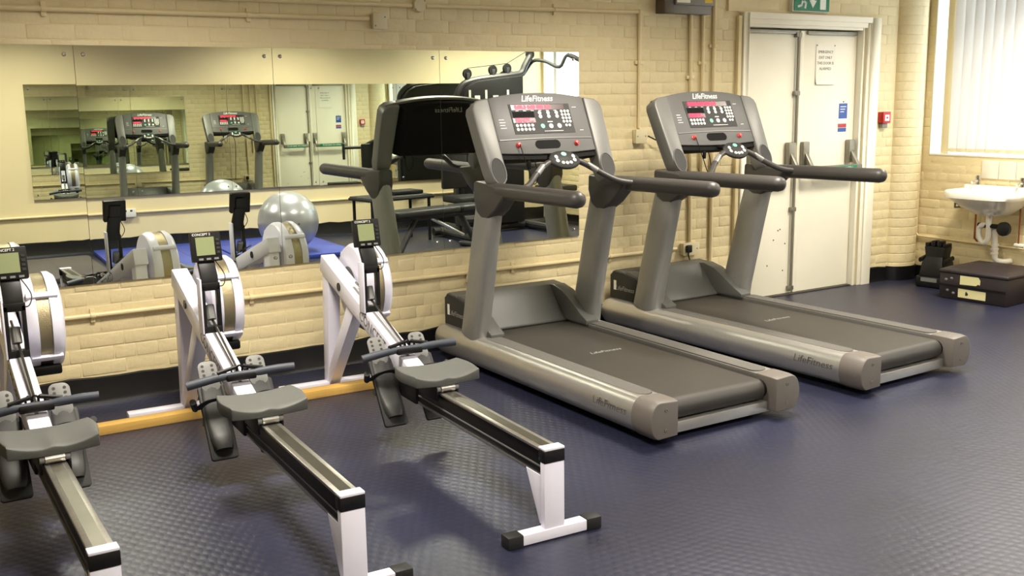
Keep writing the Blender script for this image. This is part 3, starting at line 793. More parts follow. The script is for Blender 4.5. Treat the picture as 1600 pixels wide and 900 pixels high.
    box('deck', 'tm_black', -0.312, 0.312, -2.08+TY, -0.22+TY, 0.095, 0.165, T)
    box('rear_crossbar', 'tm_silver', -0.325, 0.325, -2.185+TY, -2.140+TY, 0.028, 0.082, T, 0.004)
    box('base_frame', 'tm_black', -0.30, 0.30, -1.95+TY, -0.30+TY, 0.03, 0.08, T)
    for sx in (-1, 1):
        for y in (-2.0, -0.35):
            MB().lathe([(0.030, 0), (0.030, 0.015), (0.018, 0.022), (0.018, 0.045)], 12, Matrix.Translation((sx*0.36, y+TY, 0.0))).build('foot', 'tm_black', T)
    # motor cover: high at the front, scooped ramp down to the belt
    prof = [(-0.165, 0.08), (-0.150, 0.20), (-0.160, 0.36), (-0.180, 0.395), (-0.21, 0.406), (-0.30, 0.398), (-0.345, 0.355), (-0.385, 0.300), (-0.425, 0.250), (-0.475, 0.205), (-0.475, 0.190), (-0.30, 0.17), (-0.30, 0.08)]
    mc = MB().prism(P(prof), -0.392, 0.392, 'x').build('motor_cover', 'tm_cover', T, 0.007, ang=38)
    for s in (-1, 1):
        side = [(-0.162, 0.21), (-0.162, 0.37), (-0.20, 0.396), (-0.30, 0.390), (-0.40, 0.37), (-0.52, 0.30), (-0.52, 0.21)]
        MB().prism(P(side), s*0.372, s*0.396, 'x').build('cover_side', 'tm_dark', mc, 0.004)
        lettering('LifeFitness', 0.045, frame_matrix((s*0.3965, -0.31+TY, 0.285), (0, -s*-1 if False else (-1 if s < 0 else 1), 0), (0, 0, 1), (s, 0, 0)), 'logo_grey', mc, shear=0.3, extrude=.0003)
        lettering('LifeFitness', 0.062, frame_matrix((s*0.4755, -1.93+TY, 0.135), (0, -1 if s < 0 else 1, 0), (s*0.12, 0, 1), (s, 0, -0.12)), 'logo_dark', T, shear=0.3, extrude=.0012)
    box('rating_label', 'logo_white', -0.3975, -0.396, -0.225+TY, -0.200+TY, 0.27, 0.335, mc)
    # ---------------- console
    O = Vector((0, -0.750+TY, 1.265)); V = Vector((0, 0.150, 0.330)).normalized(); N = Vector((0, -V.z, V.y))
    K = frame_matrix(O, (1, 0, 0), V, N)     # local (u, v, n)
    def top(u): return 0.366-0.063*(abs(u)/0.445)**2.2
    pn = [(-0.325, 0.0)]+[(-0.325+0.65*i/10, -0.012*math.sin(PI*i/10)) for i in range(1, 10)]+[(0.325, 0.0)]+[(0.325-0.65*i/12, top(0.325-0.65*i/12)) for i in range(13)]
    panel = MB().prism(pn, -0.035, 0.0, 'z', K).build('console_panel', 'tm_plastic', T, 0.004, ang=50)
    def kp(name, m, poly, n0, n1, parent=panel, bevel=0.0): return MB().prism(poly, n0, n1, 'z', K).build(name, m, parent, bevel)
    def quad(u0, u1, v0, v1): return [(u0, v0), (u1, v0), (u1, v1), (u0, v1)]
    # lower lip and shelf
    kp('lower_lip', 'tm_black', [(-0.322, -0.030)]+[(-0.322+0.644*i/10, -0.030-0.010*math.sin(PI*i/10)) for i in range(1, 10)]+[(0.322, -0.030), (0.322, 0.0)]+[(0.322-0.644*i/10, -0.012*math.sin(PI*i/10)) for i in range(1, 10)]+[(-0.322, 0.0)], -0.055, -0.012)
    kp('shelf_edge', 'tm_wing', [(-0.318, 0.080)]+[(-0.318+0.636*i/10, 0.080+0.006*math.sin(PI*i/10)) for i in range(11)]+[(0.318-0.636*i/10, 0.074+0.006*math.sin(PI*i/10)) for i in range(11)], 0.0, 0.004)
    for s in (-1, 1):
        # side wing carrying a speaker
        ol = [(s*0.327, top(0.327)), (s*0.405, 0.322), (s*0.435, 0.300), (s*0.446, 0.268), (s*0.440, 0.10), (s*0.428, -0.10), (s*0.418, -0.155), (s*0.392, -0.186), (s*0.355, -0.186), (s*0.330, -0.155), (s*0.322, -0.10), (s*0.325, 0.0)]
        w = MB().prism(ol, -0.085, 0.008, 'z', K).build('console_wing', 'tm_wing', T, 0.010, ang=50, seg=3)
        sp = [(s*0.376+0.046*math.cos(a), -0.104+0.076*math.sin(a)) for a in [2*PI*k/24 for k in range(24)]]
        kp('speaker', 'tm_speaker', sp, 0.004, 0.0092, w)
        rg = MB(); rr = [(s*0.376+0.047*math.cos(2*PI*k/28), -0.104+0.077*math.sin(2*PI*k/28), 0.009) for k in range(28)]
        rg.tube([K @ Vector(p) for p in rr], 0.0035, 6, cap=False, close=True); rg.build('speaker_ring', 'tm_plastic', w)
    # back shell
    bo = [(-0.322, -0.02)]+[(0.322, -0.02)]+[(0.322-0.644*i/12, top(0.322-0.644*i/12)-0.006) for i in range(13)]
    bk = MB(); b2 = [(u*0.90, 0.03+(v-0.03)*0.92) for u, v in bo]
    bk.loft([[tuple(K @ Vector((u, v, -0.030))) for u, v in bo], [tuple(K @ Vector((u, v, -0.085))) for u, v in bo], [tuple(K @ Vector((u, v, -0.125))) for u, v in b2]])
    bs_ = bk.build('console_back', 'tm_black', T, 0.004, ang=40)
    lettering('LifeFitness', 0.05, K @ frame_matrix((0.02, 0.315, -0.1255), (-1, 0, 0), (0, 1, 0), (0, 0, -1)), 'logo_grey', bs_, shear=0.3)
    rim = MB(); rim.tube([K @ Vector((-0.415+0.83*i/16, top(-0.415+0.83*i/16)-0.002, -0.045)) for i in range(17)], 0.012, 8); rim.build('console_rim', 'tm_wing', T)
    # overlay with displays and keys
    kp('overlay', 'tm_overlay', [(-0.200, 0.112), (0.212, 0.112), (0.212, 0.294), (-0.205, 0.294)], 0.0, 0.0025)
    kp('display_window', 'led_off', quad(-0.190, 0.172, 0.258, 0.290), 0.0025, 0.0032)
    kp('message_window', 'tm_black', quad(-0.190, -0.045, 0.212, 0.248), 0.0025, 0.0032)
    kp('display_window', 'led_off', quad(-0.196, -0.045, 0.180, 0.208), 0.0025, 0.0032)
    lettering('0:00.0 0:00 000 0.0', 0.034, K @ frame_matrix((-0.045, 0.274, 0.0036), (1, 0, 0), (0, 1, 0), (0, 0, 1)), 'led_red', panel, name='led_digits', bold=0.0028, sx=0.93, extrude=.0004)
    lettering('READY...', 0.032, K @ frame_matrix((-0.120, 0.194, 0.0036), (1, 0, 0), (0, 1, 0), (0, 0, 1)), 'led_red', panel, name='led_digits', bold=0.0028, extrude=.0004)
    def key(u, v, r, m='button_white', name='key', h=0.005, ry=None):
        poly = [(u+r*math.cos(2*PI*k/12), v+(ry or r)*math.sin(2*PI*k/12)) for k in range(12)]
        kp(name, m, poly, 0.0025, h)
    for i in range(5):
        for j in range(2): key(-0.178+i*0.026, 0.163-j*0.024, 0.0095)
    for i in range(3):
        for j in range(2): key(-0.006+i*0.058, 0.238-j*0.022, 0.0115)
        key(-0.006+i*0.058, 0.156, 0.0145, 'button_green' if i == 0 else 'button_white')
        for j in range(4): key(0.148+i*0.023, 0.246-j*0.0215, 0.0088)
    for i in range(2): key(0.160+i*0.023, 0.158, 0.0085)
    for i in range(4): kp('text_line', 'button_white', quad(-0.288, -0.255+0.006*(i % 2), 0.200-i*0.017, 0.2035-i*0.017), 0.0, 0.0006)
    for i in range(6): kp('text_line', 'button_white', quad(-0.165+i*0.052, -0.145+i*0.052, 0.2515, 0.2545), 0.0025, 0.003)
    kp('text_line', 'button_white', quad(0.035, 0.070, 0.180, 0.186), 0.0025, 0.003); kp('text_line', 'button_white', quad(0.0, 0.13, 0.124, 0.127), 0.0025, 0.003)
    for a, b in ((0.232, 0.262), (0.25, 0.275)): kp('text_line', 'button_white', quad(a, b, 0.27 if a < .24 else 0.125, 0.273 if a < .24 else 0.128), 0.0, 0.0006)
    lettering('LifeFitness', 0.052, K @ frame_matrix((0.0, 0.328, 0.0005), (1, 0, 0), (0, 1, 0), (0, 0, 1)), 'logo_white', panel, shear=0.32, extrude=.0006, bold=0.0006)
    st = arc(0.060, 0.045, 0.026, -90, 90, 8)+arc(-0.060, 0.045, 0.026, 90, 270, 8)
    kp('accessory_slot', 'tm_black', st, 0.0, 0.002)
    for s in (-1, 1):
        b_ = MB(); b_.lathe([(0.016, 0), (0.016, 0.005), (0.011, 0.008), (0.011, 0.016), (0.0001, 0.018)], 14, K @ Matrix.Translation((s*0.200, 0.045, 0.0))); b_.build('stop_button', 'button_red', panel)
    # heart-rate crossbar and control pod
    ctl = [(-0.385, -1.02, 1.082), (-0.300, -0.985, 1.100), (-0.215, -0.930, 1.150), (-0.120, -0.895, 1.205), (-0.05, -0.885, 1.215), (0.05, -0.885, 1.215), (0.120, -0.895, 1.205), (0.215, -0.930, 1.150), (0.300, -0.985, 1.100), (0.385, -1.02, 1.082)]
    cb = MB().tube(curve_pts([(x, y+TY, z) for x, y, z in ctl], 4), 0.0175, 12).build('crossbar', 'tm_grip', T, ang=60)
    for s in (-1, 1): MB().tube([(s*0.150, -0.902+TY, 1.194), (s*0.205, -0.927+TY, 1.156)], 0.0182, 12).build('pulse_grip', 'tm_upright', cb)
    pod = MB(); PM = frame_matrix((0, -0.895+TY, 1.222), (1, 0, 0), (0, 0.62, 0.78), (0, -0.78, 0.62))
    pr_ = [(0.0001, -0.016), (0.085, -0.014), (0.103, -0.004), (0.103, 0.004), (0.092, 0.012), (0.0001, 0.014)]
    pod.lathe(pr_, 26, PM @ Matrix.Diagonal((1, 0.60, 1, 1))); pd = pod.build('control_pod', 'tm_dark', cb, ang=50)
    for (u, v, rx, ry, m) in ((0, 0.026, 0.015, 0.011, 'button_green'), (-0.048, 0.012, 0.009, 0.010, 'button_white'), (-0.048, -0.009, 0.009, 0.010, 'button_white'), (0.048, 0.012, 0.009, 0.010, 'button_white'), (0.048, -0.009, 0.009, 0.010, 'button_white'), (-0.022, -0.022, 0.009, 0.008, 'button_white'), (0.0, -0.024, 0.009, 0.008, 'button_white'), (0.022, -0.022, 0.009, 0.008, 'button_white')):
        MB().prism([(1.2*(u+rx*math.cos(2*PI*k/12)), 1.2*(v+ry*math.sin(2*PI*k/12))) for k in range(12)], 0.011, 0.0165, 'z', PM).build('pod_key', m, cb)
    MB().tube([(0.0, -0.70+TY, 1.245), (0.0, -0.80+TY, 1.235), (0, -0.885+TY, 1.212)], 0.016, 8).build('pod_stalk', 'tm_black', cb)
    # safety lanyard
    a = K @ Vector((-0.200, 0.045, 0.018))
    MB().tube(curve_pts([a, a+Vector((0.005, -0.02, -0.05)), (-0.175, -0.80+TY, 1.16), (-0.150, -0.81+TY, 1.09), (-0.115, -0.80+TY, 1.13), (-0.130, -0.79+TY, 1.22)], 5), 0.0028, 6).build('safety_lanyard', 'tm_black', T)
    MB().prism([(-0.188, 1.175), (-0.170, 1.175), (-0.168, 1.215), (-0.178, 1.225), (-0.190, 1.215)], -0.812+TY, -0.80+TY, 'y').build('lanyard_clip', 'tm_black', T, .002)
    return T
t1 = make_treadmill('grey treadmill nearest the rowing machines, red digits lit on its console')
t1.location = (3.305, -TY, 0)
t2 = copy_tree(t1); t2['label'] = 'grey treadmill by the white double door, farther of the two'
t2.location = (4.680, -TY+0.050, 0); t2.rotation_euler.z = math.radians(2.0); t2.scale = (1.02, 1.03, 1.0)

# ================================================================== ROWING MACHINES
RY = 1.6
def make_rower(label):
    T = thing('rowing_machine', label, 'rowing machine', (0, 0, 0), 0, 'rowing machines')
    def P(pts): return [(y+RY, z) for y, z in pts]
    # monorail: black sides, steel track with a duller centre
    y0, y1 = -1.52, -2.745
    rail = MB().box(-0.030, 0.030, y1+RY, y0+RY, 0.235, 0.325).build('monorail', 'black_plastic', T, 0.003)
    box('rail_track', 'steel_rail', -0.037, 0.037, y1+RY, y0+RY, 0.324, 0.336, rail, 0.003)
    box('rail_centre', 'steel_centre', -0.019, 0.019, y1+RY+0.005, y0+RY, 0.3355, 0.3368, rail)
    for s in (-1, 1):
        box('rail_flange', 'steel_rail', s*0.030-0.004, s*0.030+0.004, y1+RY, y0+RY, 0.228, 0.238, rail)
        box('rail_groove', 'rower_grey', s*0.0305-0.0012, s*0.0305+0.0012, y1+RY, y0+RY, 0.262, 0.268, rail)
    ec = box('rail_end_cap', 'black_plastic', -0.043, 0.043, -2.785+RY, -2.742+RY, 0.288, 0.334, T, 0.004)
    box('end_plate', 'rower_white', -0.042, 0.042, -2.786+RY, -2.740+RY, 0.334, 0.344, ec, 0.003)
    # rear leg, gusset and foot
    leg = box('rear_leg', 'rower_white', -0.042, 0.042, -2.782+RY, -2.752+RY, 0.03, 0.290, T, 0.004)
    MB().prism(P([(-2.755, 0.05), (-2.755, 0.235), (-2.64, 0.235), (-2.735, 0.05)]), -0.036, -0.026, 'x').build('gusset', 'rower_white', T, 0.002)
    MB().prism(P([(-2.755, 0.05), (-2.755, 0.235), (-2.64, 0.235), (-2.735, 0.05)]), 0.026, 0.036, 'x').build('gusset', 'rower_white', T, 0.002)
    box('rear_foot', 'rower_white', -0.135, 0.135, -2.788+RY, -2.738+RY, 0.004, 0.044, T, 0.004)
    for s in (-1, 1): box('foot_cap', 'black_rubber', s*0.165-0.032, s*0.165+0.032, -2.792+RY, -2.734+RY, 0.0, 0.048, T, 0.006)
    # main beam rising to the flywheel
    ya, za, yb, zb = -0.455, 0.752, -1.66, 0.358
    beam_dir = Vector((0, yb-ya, zb-za)).normalized(); bn = Vector((0, -beam_dir.z, beam_dir.y)); bn = bn if bn.z > 0 else -bn
    L = math.hypot(yb-ya, zb-za)
    BM = frame_matrix((0, ya+RY, za), (1, 0, 0), beam_dir, bn)      # (x, along, up)
    if Vector((1, 0, 0)).cross(beam_dir).dot(bn) < 0: BM = frame_matrix((0, ya+RY, za), (-1, 0, 0), beam_dir, bn)
    beam = MB().box(-0.040, 0.040, 0, L, -0.095, 0, BM).build('main_beam', 'rower_white', T, 0.006)
    MB().box(-0.0065, 0.0065, 0.40, L-0.16, 0.0, 0.0015, BM).build('chain_slot', 'rower_grey', beam)
    MB().box(-0.028, 0.028, 0.015, 0.20, 0.0, 0.0015, BM).build('beam_label', 'rower_white', beam)
    for s in (-1, 1):
        lettering('CONCEPT 2', 0.075, frame_matrix(Vector((s*0.0405, ya+RY, za))+beam_dir*0.80+bn*-0.048, beam_dir if s < 0 else -beam_dir, bn, (s, 0, 0)), 'rower_grey', beam, extrude=.0003, bold=.0008)
    MB().tube([BM @ Vector((-0.045, 0.30, -0.045)), BM @ Vector((0.045, 0.30, -0.045))], 0.022, 12).build('axle_knob', 'black_plastic', T)
    MB().tube([BM @ Vector((-0.062, 0.30, -0.045)), BM @ Vector((-0.040, 0.30, -0.045))], 0.017, 10).build('axle_cap', 'black_plastic', T)
    # front legs in a V and front foot
    def strut(name, a, b, w0, w1, t):
        a = Vector((0, a[0]+RY, a[1])); b = Vector((0, b[0]+RY, b[1])); d = (b-a).normalized(); n = Vector((0, -d.z, d.y))
        m = MB(); rings = []
        for p, w in ((a, w0), (b, w1)):
            rings.append([p+Vector((-t, 0, 0))-n*w, p+Vector((t, 0, 0))-n*w, p+Vector((t, 0, 0))+n*w, p+Vector((-t, 0, 0))+n*w])
        return m.loft(rings).build(name, 'rower_white', T, 0.005)
    strut('front_leg', (-0.50, 0.665), (-0.435, 0.035), 0.050, 0.034, 0.034)
    strut('front_leg', (-0.86, 0.530), (-0.455, 0.050), 0.046, 0.030, 0.030)
    box('front_foot', 'rower_white', -0.30, 0.30, -0.475+RY, -0.410+RY, 0.0, 0.045, T, 0.005)
    # flywheel housing beside the beam
    fc = Vector((0.138, -0.625+RY, 0.600)); r = 0.222
    FM = frame_matrix(fc, (0, 1, 0), (0, 0, 1), (1, 0, 0))
    h = MB().lathe([(0.05, -0.085), (0.165, -0.085), (0.208, -0.072), (0.222, -0.050), (0.222, -0.024), (0.205, -0.024), (0.205, 0.030), (0.222, 0.030), (0.222, 0.056), (0.205, 0.078), (0.17, 0.088), (0.05, 0.088)], 40, FM).build('flywheel_housing', 'rower_white', T, ang=40)
    MB().lathe([(0.2055, -0.0235), (0.2155, -0.022), (0.2155, 0.028), (0.2055, 0.0295)], 40, FM).build('mesh_band', 'mesh_metal', h)
    MB().lathe([(0.0001, 0.089), (0.150, 0.089), (0.155, 0.084)], 32, FM).build('side_grille', 'black_plastic', h)
    MB().lathe([(0.0001, -0.0865), (0.10, -0.0865), (0.105, -0.083)], 32, FM).build('hub_plate', 'rower_grey', h)
    for a in (140, 218, 40, 320):
        t = math.radians(a)
        c = FM @ Vector((math.cos(t)*0.224, math.sin(t)*0.224, 0.003)); rad = (FM.to_3x3() @ Vector((math.cos(t), math.sin(t), 0)))
        tan = rad.cross(Vector((1, 0, 0)))
        MB().box(-0.066, 0.066, -0.014, 0.014, -0.012, 0.010, frame_matrix(c, (1, 0, 0), tan, rad)).build('housing_clip', 'rower_white', h, 0.006)
    MB().box(0.075, 0.20, -0.78+RY, -0.60+RY, 0.375, 0.42).build('air_outlet', 'black_plastic', h, 0.01)
    MB().box(0.03, 0.06, -0.66+RY, -0.58+RY, 0.56, 0.64).build('flywheel_mount', 'black_plastic', T, .004)
    # black sprocket frame on the beam, monitor arm and monitor
    fy = -1.075
    sfm = MB()
    for s in (-1, 1): sfm.box(s*0.034-0.008, s*0.034+0.008, fy-0.02+RY, fy+0.02+RY, 0.53, 0.76)
    sfm.box(-0.042, 0.042, fy-0.02+RY, fy+0.02+RY, 0.735, 0.77); sfm.box(-0.042, 0.042, fy-0.022+RY, fy+0.02+RY, 0.53, 0.572)
    sfm.build('monitor_post', 'black_plastic', T, 0.003)
    MB().box(-0.050, -0.042, fy-0.03+RY, fy+0.035+RY, 0.54, 0.79).build('side_plate', 'rower_white', T, 0.002)
    MB().tube([(0.0, fy+0.03+RY, 0.66), (0, fy+RY, 0.60)], 0.02, 10).build('chain_sprocket', 'rower_grey', T)
    MB().tube([(0.004, -0.86+RY, 0.655), (0.004, -1.10+RY, 0.585), (0.004, -1.50+RY, 0.432)], 0.006, 6).build('chain', 'steel_centre', T)
    arm = MB(); arm.prism(P([(fy-0.018, 0.74), (fy-0.012, 0.80), (fy+0.055, 0.895), (fy+0.075, 0.885), (fy+0.020, 0.79), (fy+0.02, 0.74)]), -0.037, 0.037, 'x'); arm.build('monitor_arm', 'black_plastic', T, 0.003)
    MC = Vector((0.006, fy+0.045+RY, 0.925)); mv = Vector((0, 0.22, 0.975)).normalized(); mn = Vector((0, -mv.z, mv.y))
    MM = frame_matrix(MC, (1, 0, 0), mv, mn)
    body = MB().prism(rrect(-0.066, 0.066, -0.066, 0.068, 0.006), -0.022, 0.010, 'z', MM).build('monitor', 'black_plastic', T, 0.002)
    MB().prism(rrect(-0.035, 0.035, -0.04, 0.04, 0.006), -0.034, -0.022, 'z', MM).build('monitor_back', 'black_plastic', body, 0.004)
    def mq(name, m, u0, u1, v0, v1, n0=0.010, n1=0.0112): return MB().prism([(u0, v0), (u1, v0), (u1, v1), (u0, v1)], n0, n1, 'z', MM).build(name, m, body)
    mq('lcd_screen', 'lcd', -0.046, 0.036, -0.038, 0.044)
    for i in range(3): mq('monitor_button', 'rower_grey', -0.040+i*0.034, -0.020+i*0.034, -0.060, -0.051, 0.010, 0.0135)
    for i in range(4): mq('monitor_button', 'tm_dark', 0.044, 0.058, -0.032+i*0.019, -0.022+i*0.019, 0.010, 0.013)
    lettering('CONCEPT 2', 0.015, MM @ frame_matrix((-0.018, 0.056, 0.0104), (1, 0, 0), (0, 1, 0), (0, 0, 1)), 'logo_white', body, extrude=.0002)
    MB().tube(curve_pts([(0.035, fy+0.03+RY, 0.87), (0.07, fy+RY, 0.80), (0.055, fy-0.02+RY, 0.755), (0.03, fy+0.02+RY, 0.75)], 5), 0.0025, 5).build('sensor_wire', 'black_rubber', T)
    # handle resting on the beam
    hy, hz = -1.515, 0.448
    hd = MB().tube(curve_pts([(-0.220, hy+0.018+RY, hz-0.030), (-0.13, hy+0.008+RY, hz-0.014), (-0.055, hy+RY, hz-0.004), (0.055, hy-0.008+RY, hz-0.002), (0.13, hy-0.022+RY, hz+0.004), (0.220, hy-0.036+RY, hz+0.006)], 4), [0.0185]*4+[0.0175]*4+[0.0140]*5+[0.0175]*4+[0.0185]*4, 12).build('handle', 'handle_grey', T, ang=60)
    MB().box(-0.062, 0.062, hy-0.024+RY, hy+0.012+RY, hz-0.026, hz+0.002).build('handle_cradle', 'black_plastic', T, 0.006)
    for s in (-1, 0, 1): 
        pts = [(s*0.022+0.012*math.cos(2*PI*k/14), hy+0.012+RY, hz+0.012+0.020*math.sin(2*PI*k/14)) for k in range(14)]
        MB().tube(pts, 0.0045, 6, cap=False, close=True).build('handle_link', 'black_plastic', hd)
    for s in (-1, 1): MB().tube([(s*0.016, hy+0.01+RY, hz+0.026), (s*0.095, hy+RY, hz+0.012)], 0.009, 6).build('handle_brace', 'black_plastic', hd)
    # foot stretchers
    for s in (-1, 1):
        fx = s*0.103
        a = Vector((fx, -1.395+RY, 0.400)); b = Vector((fx, -1.595+RY, 0.115)); d = (b-a).normalized(); n = Vector((0, d.z, -d.y)); n = n if n.y < 0 else -n
        FPm = frame_matrix(a, (1, 0, 0), d, n)
        if Vector((1, 0, 0)).cross(d).dot(n) < 0: FPm = frame_matrix(a, (-1, 0, 0), d, n)
        Lp = (b-a).length
        pl = MB().prism(rrect(-0.056, 0.056, 0.02, Lp, 0.012), -0.012, 0.006, 'z', FPm).build('foot_plate', 'black_rubber', T, 0.002)
        # sliding heel shoe
        hs = MB(); rings = []
        for (t, w, hgt) in ((0.03, 0.044, 0.006), (0.08, 0.046, 0.008), (0.14, 0.048, 0.009), (0.20, 0.048, 0.012), (0.25, 0.047, 0.024), (0.285, 0.043, 0.034), (0.31, 0.034, 0.028)):
            rings.append([FPm @ Vector((w*math.cos(PI*k/8), t, 0.006+hgt*(0.35+0.65*math.sin(PI*k/8)) if k not in (0, 8) else 0.006)) for k in range(9)])
        hs.loft(rings); hs.build('heel_cup', 'heel_rubber', pl, ang=60)
        # perforated top tab
        tp = MB().prism(rrect(-0.040, 0.040, -0.088, 0.05, 0.028, 6), 0.004, 0.012, 'z', FPm).build('size_tab', 'rower_grey', pl, 0.002)
        for i in (-1, 1):
            for j in range(3):
                MB().prism([(i*0.020+0.0068*math.cos(2*PI*k/8), -0.066+j*0.021+0.0068*math.sin(2*PI*k/8)) for k in range(8)], 0.0122, 0.0128, 'z', FPm).build('tab_hole', 'ink', tp)
        stp = MB(); sp_ = [FPm @ Vector(p) for p in ((-0.064, 0.115, -0.006), (-0.062, 0.115, 0.030), (-0.035, 0.110, 0.060), (0.0, 0.108, 0.068), (0.035, 0.110, 0.060), (0.062, 0.115, 0.030), (0.064, 0.115, -0.006))]
        stp.tube(curve_pts(sp_, 3), 0.017, 6, sx=0.22); stp.build('foot_strap', 'black_rubber', pl)
        MB().tube([(s*0.178, -1.435+RY, 0.30), (s*0.200, -1.50+RY, 0.35)], 0.014, 8).build('strap_end', 'black_rubber', pl)
    MB().tube([(-0.16, -1.47+RY, 0.245), (0.16, -1.47+RY, 0.245)], 0.014, 10).build('stretcher_bar', 'rower_grey', T)
    MB().box(-0.045, 0.045, -1.68+RY, -1.44+RY, 0.225, 0.345).build('beam_joint', 'black_plastic', T, 0.006)
    # seat on its carriage
    sy = -1.815
    nu, nv = 22, 10
    def half_w(v): return 0.150+0.014*math.sin(PI*min(v*1.1, 1.0))
    vs = []; fs = []
    for layer in (0, 1):
        for j in range(nv+1):
            v = j/nv
            for i in range(nu+1):
                u = -1+2*i/nu
                x = half_w(v)*u
                yy = sy+0.112-0.225*v - (0.012*(1-abs(u)**1.5) if v < 0.5 else -0.004*(1-abs(u)**2))*abs(2*v-1)
                edge = 1-max(abs(u)**14, (abs(2*v-1))**14)
                top_z = 0.428 - 0.030*(1-abs(u)**2.5)*(0.35+0.65*v) + 0.007*math.exp(-(u/0.16)**2)*v - 0.006*(1-edge)
                bot_z = 0.366+0.008*abs(u)**2.2
                vs.append((x, yy+RY, top_z if layer == 0 else min(bot_z, top_z-0.02)))
    W = nu+1; n0 = W*(nv+1)
    for j in range(nv):
        for i in range(nu):
            a = j*W+i
            fs.append((a, a+1, a+W+1, a+W)); fs.append((n0+a, n0+a+W, n0+a+W+1, n0+a+1))
    for i in range(nu):
        fs.append((i, n0+i, n0+i+1, i+1)); a = nv*W+i; fs.append((a, a+1, n0+a+1, n0+a))
    for j in range(nv):
        a = j*W; fs.append((a, a+W, n0+a+W, n0+a)); a = j*W+nu; fs.append((a, n0+a, n0+a+W, a+W))
    MB().add(vs, fs).build('seat', 'rower_seat', T, 0.004, ang=50)
    cg = MB(); cg.box(-0.050, 0.050, sy-0.105+RY, sy+0.08+RY, 0.352, 0.380)
    for s in (-1, 1): cg.box(s*0.047-0.005, s*0.047+0.005, sy-0.105+RY, sy+0.08+RY, 0.300, 0.372)
    cr = cg.build('seat_carriage', 'black_plastic', T, 0.003)
    MB().tube([(-0.032, sy-0.100+RY, 0.353), (0.032, sy-0.100+RY, 0.353)], 0.0155, 14).build('seat_roller', 'steel_rail', cr)
    for s in (-1, 1): MB().tube([(s*0.034, sy-0.100+RY, 0.353), (s*0.050, sy-0.100+RY, 0.353)], 0.012, 12).build('roller_bolt', 'rower_grey', cr)
    return T
r1 = make_rower('white and black rowing machine at the left edge, leftmost of three')
r1.location = (0.432, -RY, 0); r1.rotation_euler.z = math.radians(0.0)
ROW = [(1.215, math.radians(-2.0), 'white and black rowing machine between two others, middle of three'), (1.995, math.radians(-2.5), 'white and black rowing machine beside the near treadmill, rightmost of three')]
for x, a, lab in ROW:
    q = copy_tree(r1); q['label'] = lab; q.location = (x, -RY, 0); q.rotation_euler.z = a
tag(MB().box(-1.5, 2.28, -0.598, -0.522, 0.0, 0.045).build('timber_batten', 'wood', None, 0.003), 'long pale timber batten lying on the floor against the rowers\' front feet', 'batten')
# ================================================================== THINGS ON THE FLOOR BY THE BASIN
# dark storage crate with two peeling labels
T = thing('storage_crate', 'dark plum storage crate with two cream labels under the basin', 'crate', (7.22, -1.00, 0), math.radians(4)); T.scale = (1, 1, 0.86)
cb = MB(); cb.prism([(-0.26, 0.0), (-0.26, 0.245), (-0.20, 0.29), (0.20, 0.29), (0.26, 0.245), (0.26, 0.0)], -0.28, 0.28, 'y')
MB().box(-0.26, 0.26, -0.27, 0.27, 0.0, 0.235).build('body', 'case_dark', T, 0.012)
ld = MB(); ld.loft([[(-0.265, -0.275, 0.235), (0.265, -0.275, 0.235), (0.265, 0.275, 0.235), (-0.265, 0.275, 0.235)], [(-0.265, -0.275, 0.262), (0.265, -0.275, 0.262), (0.265, 0.275, 0.262), (-0.265, 0.275, 0.262)], [(-0.22, -0.23, 0.285), (0.22, -0.23, 0.285), (0.22, 0.23, 0.285), (-0.22, 0.23, 0.285)]]); ld.build('lid', 'case_dark', T, 0.006)
box('middle_band', 'black_plastic', -0.266, -0.258, -0.262, 0.262, 0.115, 0.135, T)
lb = MB(); lb.prism([(-0.10, 0.150), (0.005, 0.150), (0.010, 0.172), (0.035, 0.168), (0.032, 0.205), (0.02, 0.226), (-0.10, 0.222)], -0.2625, -0.2605, 'x'); 
l_ = MB(); l_.prism([(0.10, 0.145), (-0.03, 0.150), (-0.045, 0.165), (-0.060, 0.160), (-0.062, 0.200), (-0.045, 0.226), (0.10, 0.225)], -0.2625, -0.2602, 'x'); l_.build('paper_label', 'label_cream', T)
l_ = MB(); l_.prism([(0.11, 0.030), (-0.11, 0.030), (-0.11, 0.105), (0.11, 0.108)], -0.2625, -0.2602, 'x'); l_.build('paper_label', 'label_cream', T)
MB().prism([(0.05, 0.05), (0.03, 0.055), (0.028, 0.07), (0.045, 0.09), (0.052, 0.07)], -0.2632, -0.2625, 'x').build('print_mark', 'ink', T)
for k, (y, z) in enumerate(((0.17, 0.19), (0.215, 0.175), (0.15, 0.06), (0.20, 0.08))): MB().sphere((-0.258, y, z), 0.016, 8, 6, (0.3, 1, 0.8)).build('sticker_scrap', 'rower_grey', T)
# upright black holder left of it: notched kettlebell-like stand
T = thing('weight_stand', 'black upright weight stand with notched crown beside the crate', 'weight stand', (7.34, -0.44, 0), math.radians(8)); T.scale = (0.72, 0.72, 0.92)
MB().box(-0.17, 0.17, -0.17, 0.17, 0.0, 0.10).build('base', 'black_plastic', T, 0.02)
b = MB(); b.loft([[(-0.15, -0.14, 0.10), (0.15, -0.14, 0.10), (0.15, 0.14, 0.10), (-0.15, 0.14, 0.10)], [(-0.13, -0.12, 0.22), (0.13, -0.12, 0.22), (0.13, 0.12, 0.22), (-0.13, 0.12, 0.22)], [(-0.09, -0.10, 0.27), (0.09, -0.10, 0.27), (0.09, 0.10, 0.27), (-0.09, 0.10, 0.27)], [(-0.09, -0.12, 0.36), (0.09, -0.12, 0.36), (0.09, 0.12, 0.36), (-0.09, 0.12, 0.36)]]); b.build('body', 'black_plastic', T, 0.008)
